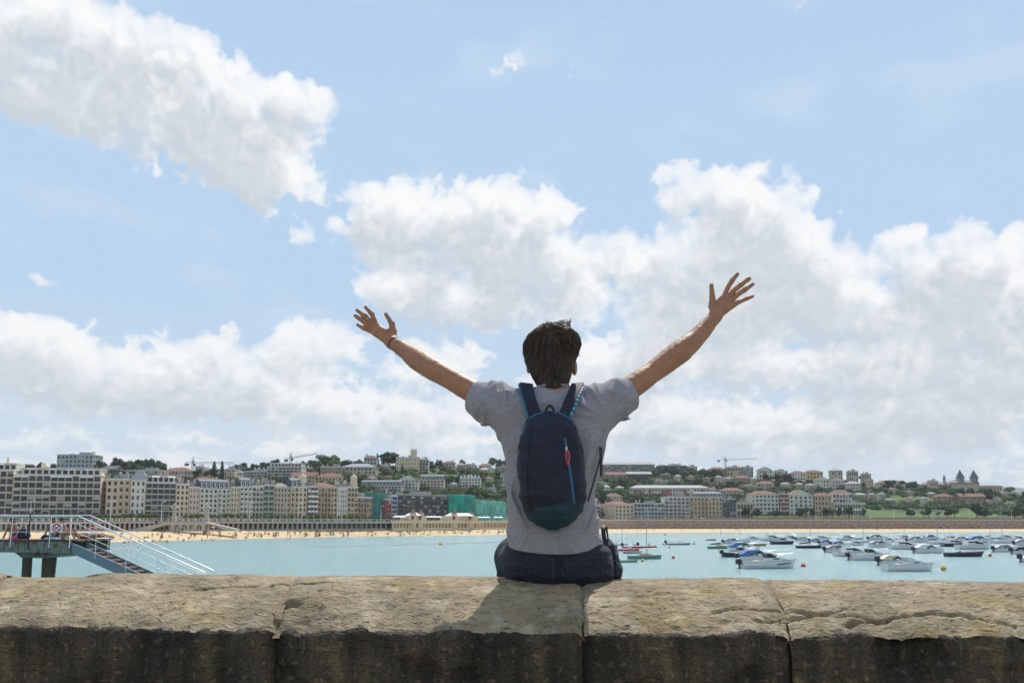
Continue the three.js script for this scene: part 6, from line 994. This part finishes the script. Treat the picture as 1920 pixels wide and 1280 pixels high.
    part('stay', merge([bar(V(L * 0.5, H * 1.3, 0), V(L * 0.08 + (o.lean ?? 0), H + mh, 0), 0.015, 4), bar(V(-L * 0.48, H, 0), V(L * 0.08 + (o.lean ?? 0), H + mh, 0), 0.015, 4)]), paint.grey, mast);
  }
  return g;
}
boat('cuddy', 'white motorboat with black hull stripe moored nearest left of the orange buoy', 1435, 1064, 100, 0.12, { stripe: true });
boat('cuddy', 'white motorboat with blue canopy just behind the striped one', 1416, 1051, 72, 0.2, { canopy: 'blue' });
boat('cuddy', 'dark-hulled speedboat with tilted outboard in the left boat cluster', 1384, 1043, 62, 0.15, { hull: 'navy' });
boat('cuddy', 'blue and white boat with blue spray hood, third row back', 1392, 1033, 58, 0.1, { canopy: 'blue', engine: false });
boat('sail', 'green-hulled sailing boat with tall mast in the left boat cluster', 1346, 1028, 44, 0.05, { hull: 'green', mast: 13.5, furled: true });
boat('launch', 'ochre wooden boat among the left cluster', 1417, 1023, 32, 0.1, { hull: 'ochre', engine: true });
boat('sail', 'white sailing boat with leaning mast behind the green one', 1384, 1016, 42, 0.15, { mast: 9, lean: -1.6 });
boat('cuddy', 'low white boat with covered cockpit behind the leaning mast', 1372, 1019, 36, 0.2, { canopy: 'grey' });
boat('fly', 'large white flybridge cruiser at the back of the left cluster', 1444, 1014, 40, 0.15);
boat('cuddy', 'dark low runabout right of the flybridge cruiser', 1463, 1020, 42, 0.08, { hull: 'navy', engine: false });
boat('launch', 'small dark rowing boat drifting alone left of the clusters', 1330, 1012.5, 19, 0.0, { hull: 'dark' });
boat('rib', 'grey inflatable with rows of seats on open water', 1270, 1021, 43, 0.05, { hull: 'grey', seats: 6 });
boat('rib', 'red inflatable boat nearest the person, front one', 1176, 1032, 40, 0.15, { hull: 'red' });
boat('rib', 'red inflatable boat behind the front red one', 1186, 1027, 36, 0.1, { hull: 'red' });
boat('rib', 'red inflatable boat farthest right of the three', 1213, 1026, 32, 0.08, { hull: 'red' });
boat('sail', 'slender pale green boat with thin tall mast near the red inflatables', 1206, 1047, 62, 0.08, { hull: 'green', mast: 7.5 });
boat('launch', 'short green boat partly hidden behind the bag', 1176, 1053, 32, 0.05, { hull: 'green' });
boat('launch', 'grey tender with people-like bundles beside the green boats', 1183, 1037, 34, 0.1, { hull: 'grey', engine: true });
boat('sail', 'white yacht with mast close right of the person', 1163, 1022, 26, 0.1, { mast: 9 });
boat('cuddy', 'white sports cruiser nearest beside the yellow buoy', 1695, 1069, 92, 0.1, { clear: true, engine: false });
boat('cuddy', 'cream-topped boat with radar arch behind the nearest sports cruiser', 1672, 1058, 62, 0.2, { arch: true, canopy: 'cream' });
boat('cuddy', 'white motorboat with black outboard left of the radar arch boat', 1624, 1049, 74, 0.1, {});
boat('fly', 'white hardtop cruiser with curved roof behind the outboard boat', 1590, 1042, 62, 0.15, { top: false });
boat('cuddy', 'white boat with black outboard, leftmost of the right cluster front', 1566, 1035, 48, 0.2, { canopy: 'grey' });
boat('launch', 'dark navy open launch with round engine cover', 1800, 1042.5, 70, 0.04, { hull: 'navy', engine: true });
boat('cuddy', 'white covered boat with tilted outboard left of the navy launch', 1736, 1036, 56, 0.12, { canopy: 'white' });
boat('fly', 'white cruiser with dark windows in mid right cluster', 1688, 1029, 54, 0.12, {});
boat('cuddy', 'small white boat left of the dark-windowed cruiser', 1646, 1025, 42, 0.1, { canopy: 'grey', engine: false });
boat('fly', 'pilothouse cruiser with teal lower hull behind the navy launch', 1818, 1029, 62, 0.06, { top: false });
boat('cuddy', 'white boat with wedge-shaped cover near the right edge', 1879, 1034, 46, 0.15, { canopy: 'grey' });
boat('cuddy', 'white boat with dark blue cover at the right edge', 1912, 1037.5, 44, 0.1, { canopy: 'navy' });
boat('cuddy', 'boat with black outboard cut by the right edge', 1930, 1053, 46, 0.1, {});
{
  const far = [[1537, 1012, 30], [1505, 1014, 28], [1548, 1021, 32], [1512, 1027, 46], [1585, 1013, 34], [1600, 1022, 30], [1642, 1012, 36], [1572, 1024, 34], [1612, 1017, 34], [1660, 1016, 30], [1690, 1013, 34], [1716, 1016, 38], [1742, 1011, 30], [1750, 1020, 42], [1782, 1024, 46], [1776, 1013, 34], [1800, 1014, 30], [1832, 1017, 44], [1870, 1018, 44], [1880, 1011, 30], [1902, 1014, 34], [1915, 1022, 40], [1528, 1017, 26], [1850, 1010, 26], [1408, 1012, 26], [1480, 1010, 24]];
  far.forEach(([x, y, l], i) => { const k = ['fly', 'cuddy', 'fly', 'cuddy', 'sail'][(i * 3) % 5]; boat(k, { fly: 'white cabin cruiser moored in the back rows of the right cluster', cuddy: 'small white motorboat moored in the back rows of the right cluster', sail: 'white sailing yacht moored in the back rows of the right cluster' }[k], x, y, l, rr(-0.1, 0.3), { group: 'boats moored in the back rows', hull: i % 11 === 3 ? 'navy' : 'white', canopy: ['white', 'grey', 'blue', 'white', 'navy'][i % 5], mast: rr(9, 13), furled: true, top: i % 3 > 0 }); });
  const buoy = (label, px, py, wpx, c, flag) => { const D = seaD(py), r = wpx / 2 / F * D, g = thing('mooring_buoy', label, 'buoy', V(colX(px, D), 0, -D)), m = mat(c, 0.5); part('float', new THREE.LatheGeometry([[0.01, -0.9], [0.7, -0.75], [1, -0.2], [1, 0.35], [0.75, 0.8], [0.25, 0.95], [0.2, 1.2], [0.01, 1.22]].map(([a, b]) => new THREE.Vector2(a * r, b * r + r * 0.55)), 18), m, g); part('ring', new THREE.TorusGeometry(r * 0.22, r * 0.06, 6, 12).translate(0, r * 1.9, 0), paint.steel, g); if (flag) part('mooring_line', tube([V(0, r, 0), V(-flag * 0.4, r * 0.6 + 0.15, 0.1), V(-flag, 0.95, 0.2)], 0.02, 16, 5), paint.cream, g); };
  buoy('orange-red mooring buoy right of the striped motorboat', 1501, 1061.5, 8.5, [0.62, 0.10, 0.05], 1.6); buoy('yellow mooring buoy right of the nearest sports cruiser', 1761, 1067.5, 9.5, [0.60, 0.33, 0.02], 1.6); buoy('pink-red mooring buoy in open water right of the person', 1260, 1046, 6, [0.6, 0.10, 0.12]); buoy('cream mooring buoy beside the pale green boat', 1203, 1052, 7, [0.6, 0.48, 0.25]); buoy('orange mooring buoy right of the navy launch', 1849, 1042, 6.5, [0.55, 0.16, 0.06], 2.2); buoy('yellow buoy left of the person off the beach', 827, 1021, 6, [0.62, 0.42, 0.02]); buoy('small orange buoy right of the grey inflatable', 1299, 1020, 4, [0.5, 0.15, 0.1]); buoy('small dark buoy left of the grey inflatable', 1242, 1021, 3.5, [0.1, 0.1, 0.1]); buoy('small grey buoy below the grey inflatable', 1253, 1027, 4, [0.3, 0.3, 0.3]); buoy('small dark buoy near the far right sand', 1246, 1003, 3.5, [0.06, 0.06, 0.07]);
  const pts = []; for (let q = 560; q <= 955; q += 10) { const D = seaD(mix(1026, 1016, (q - 560) / 395)); pts.push(V(colX(q, D), 0.05, -D)); }
  const fl = []; for (const p of new THREE.CatmullRomCurve3(pts).getSpacedPoints(70)) fl.push(new THREE.SphereGeometry(0.16, 6, 5).translate(p.x, 0.06, p.z));
  tag(part('swimming_line', merge([tube(pts, 0.03, 120, 4), ...fl]), paint.grey, scene), 'line of small floats marking the swimming area left of the person', 'float line');
}
// ---------------------------------------------------------------- the bathing pier with its stair
{
  const PD = 36, X = (px, D = PD) => colX(px, D), Y = (py, D = PD) => at(400, py, D).y, dk = Y(1013), pierG = thing('bathing_pier', 'rusty green steel pier with grey stair and silver handrails on the left', 'pier', V(0, 0, 0));
  const rustTex = tex(512, 256, (u, v) => { const st = pf(u * 40, v * 2, 40, 2, 4, 5), a = pf(u * 12, v * 6, 12, 6, 4, 9), k = sst(0.02, 0.22, st * 0.8 + a * 0.5); return [mix(0.40, 0.38, k), mix(0.46, 0.27, k), mix(0.44, 0.15, k)]; }); rustTex.repeat.set(0.25, 1);
  const rust = new THREE.MeshStandardMaterial({ map: rustTex, roughness: 0.75 }), steelBlue = mat([0.13, 0.19, 0.23], 0.6), alu = mat([0.78, 0.78, 0.78], 0.28, { metalness: 0.85 }), pile = mat([0.075, 0.055, 0.04], 0.9), plank = mat([0.22, 0.15, 0.11], 0.85), darkM = mat([0.035, 0.033, 0.032], 0.8);
  const ms = (g) => { const p = g.attributes.position, u = g.attributes.uv; for (let i = 0; i < p.count; i++) u.setXY(i, p.getX(i), p.getY(i)); return g; };
  const xe = X(140), xl = X(-260), W = 3.4;
  part('edge_beam', ms(box(xe - xl, 0.45, 0.14, (xe + xl) / 2, dk - 0.27, -PD)), rust, pierG); part('edge_beam', ms(box(xe - xl, 0.45, 0.14, (xe + xl) / 2, dk - 0.27, -PD - W)), rust, pierG);
  for (let i = 0; i < 13; i++) part('deck_plank', box(xe - xl + 0.3, 0.07, W / 13 - 0.02, (xe + xl) / 2, dk - 0.01, -PD - (i + 0.5) * W / 13), i % 3 ? plank : darkM, pierG);
  for (const px of [58, -130]) { const x = X(px), hd = part('pile_cap', ms(prism([[-0.85, 0.02], [0.85, 0.02], [0.55, -0.22], [-0.5, -0.22]], 2.4, 0.03).translate(x, dk - 0.5, -PD - W / 2)), rust, pierG); for (const [dx, dz, l] of [[-0.42, 0.9, 0], [0.05, -0.2, -0.25], [0.42, 0.9, 0]]) part('pile', bar(V(x + dx + l, -1.5, -PD - W / 2 + dz), V(x + dx, dk - 0.7, -PD - W / 2 + dz), 0.19, 12), pile, pierG); }
  // stair: falls to the right, two stringers, open treads
  const sx0 = X(140), sy0 = Y(1018), slope = (Y(1074.5) - Y(1017.7)) / (X(267) - X(140)), run = 5.4;
  for (const dz of [0, -1.25]) part('stringer', prism([[0, 0.02], [run, slope * run + 0.02], [run, slope * run - 0.42], [0.1, -0.44]], 0.08, 0.01).translate(sx0, sy0, -PD + dz), steelBlue, pierG);
  for (let i = 0; i < 15; i++) { const x = sx0 + 0.42 + i * 0.345; part('tread', box(0.30, 0.05, 1.15, x, sy0 + slope * (x - sx0) - 0.10, -PD - 0.62), i % 4 ? plank : mat([0.26, 0.17, 0.13], 0.8), pierG); part('riser_plate', box(0.02, 0.16, 1.15, x + 0.15, sy0 + slope * (x - sx0) - 0.20, -PD - 0.62), darkM, pierG); }
  // rails
  const rail = (pts, r) => part('handrail', merge(pts.flatMap((p, i) => i ? [bar(pts[i - 1], p, r, 10), new THREE.SphereGeometry(r, 10, 8).translate(p.x, p.y, p.z)] : [])), alu, pierG);
  const flat = (py) => Y(py), off = (y, x) => y + slope * x;
  for (const [dz, px] of [[0, 150], [-1.25, 174]]) {
    const xs = dz ? X(174, PD + 1.25) : X(150), z = -PD + dz;
    for (const [py, r] of (dz ? [[966.5, 0.026], [981.5, 0.012]] : [[966.5, 0.030], [981.5, 0.014], [997, 0.013]])) { const y = flat(py) + (dz ? 0.02 : 0); rail([V(xl, y, z), V(xs - 0.05, y, z), V(xs + run, off(y, run), z)], r); }
    for (let i = 1; i < 5; i++) { const x = xs + i * 1.3 - 0.5, yt = off(flat(966.5), x - xs), yb = sy0 + slope * (x - sx0) - 0.2; part('rail_post', bar(V(x, yb, z + 0.05), V(x, yt, z), 0.011, 6), alu, pierG); }
  }
  for (const px of [-120, -60, 28, 100, 138]) part('rail_post', bar(V(X(px), dk - 0.3, -PD + 0.09), V(X(px), Y(966.5), -PD), px === 138 ? 0.022 : 0.015, 8), alu, pierG);
  part('dark_pole', bar(V(X(62), dk - 0.35, -PD + 0.12), V(X(63), Y(962), -PD + 0.12), 0.025, 6), darkM, pierG);
  for (const px of [-120, 28, 100]) part('rail_post', bar(V(colX(px, PD + W), dk, -PD - W), V(colX(px, PD + W), Y(966.5), -PD - W), 0.022, 8), alu, pierG);
  rail([V(xl, Y(967), -PD - W), V(X(60, PD + W), Y(967), -PD - W), V(X(150, PD + W), Y(967), -PD - W)], 0.022);
  // the no-diving sign: white plate, red ring and bar, dark diver
  const sg = thing('warning_sign', 'white square sign with red crossed-out diving symbol on the pier railing', 'sign', V(X(112), Y(989.5), -PD + 0.06)), k = PD / F;
  part('plate', box(21 * k, 17 * k, 0.012), mat([0.75, 0.74, 0.73], 0.5), sg); part('ring', new THREE.TorusGeometry(7 * k, 1.15 * k, 8, 36).scale(1, 1, 0.15).translate(0, 0, 0.012), mat([0.5, 0.03, 0.04], 0.5), sg); part('slash', box(13 * k, 1.7 * k, 0.006).rotateZ(-0.7).translate(0, 0, 0.014), mat([0.5, 0.03, 0.04], 0.5), sg);
  part('diver_symbol', merge([box(8 * k, 1.5 * k, 0.004).rotateZ(0.75).translate(0, 0, 0.009), new THREE.CylinderGeometry(1.2 * k, 1.2 * k, 0.004, 12).rotateX(Math.PI / 2).translate(3.2 * k, 3.4 * k, 0.009), box(4 * k, 1 * k, 0.004).rotateZ(-0.3).translate(-2.5 * k, -1.2 * k, 0.009)]), mat([0.04, 0.04, 0.05], 0.6), sg);
  // sunbathers and their things
  bather('sitting', 'sunbather in a cap sitting on the pier deck left of the sign', V(X(84), dk + 0.03, -PD - 0.9), 1.35); bather('sitting', 'sunbather leaning back on the pier deck just under the sign', V(X(103), dk + 0.03, -PD - 0.9), 1.45); bather('sitting', 'sunbather at the left edge of the picture on the pier', V(X(0), dk + 0.03, -PD - 1.2), 1.2); bather('lying', 'sunbather lying on the far side of the pier deck', V(X(128), dk + 0.03, -PD - 2.3), 0.1);
  const lump = (name, label, cat, px, w, h, c, sd, z = 0.8) => { const g = thing(name, label, cat, V(X(px), dk + 0.02, -PD - z)); part('body', surfaceNets((x, y, q) => ellipsoid(V(0, h * 0.45, 0), w / 2, h * 0.58, w * 0.34)(x, y, q) - 0.05 * perlin.noise(x * 6 + sd, y * 7, q * 6) - 0.02 * perlin.noise(x * 16, y * 16, q * 16 + sd), [-w * 0.7, 0, -w * 0.5], [w * 0.7, h * 1.25, w * 0.5], 0.025), mat(c, 0.85), g); return g; };
  const bg = lump('rucksack', 'dark blue rucksack with pale straps standing on the pier deck', 'bag', 30, 0.55, 0.48, [0.02, 0.025, 0.05], 1); part('strap', tube([V(-0.18, 0.2, 0.2), V(-0.15, 0.52, 0.15), V(0.02, 0.6, 0.05), V(0.16, 0.5, 0.16), V(0.2, 0.2, 0.2)], 0.018, 24, 5), mat([0.35, 0.37, 0.42], 0.8), bg);
  lump('towel', 'crumpled pink towel on the pier deck at far left', 'towel', 13, 0.5, 0.14, [0.55, 0.08, 0.25], 5); lump('bag', 'black beach bag between the sunbathers and the rucksack', 'bag', 76, 0.36, 0.22, [0.02, 0.02, 0.022], 9, 0.6); lump('towel', 'pale blue towel under the sunbathers by the sign', 'towel', 92, 0.7, 0.10, [0.35, 0.48, 0.55], 12, 0.5);
}
// ---------------------------------------------------------------- summer haze over the bay
scene.fog = new THREE.FogExp2(new THREE.Color().setRGB(0.80, 0.87, 0.94), 0.00007);
renderer.render(scene, camera);
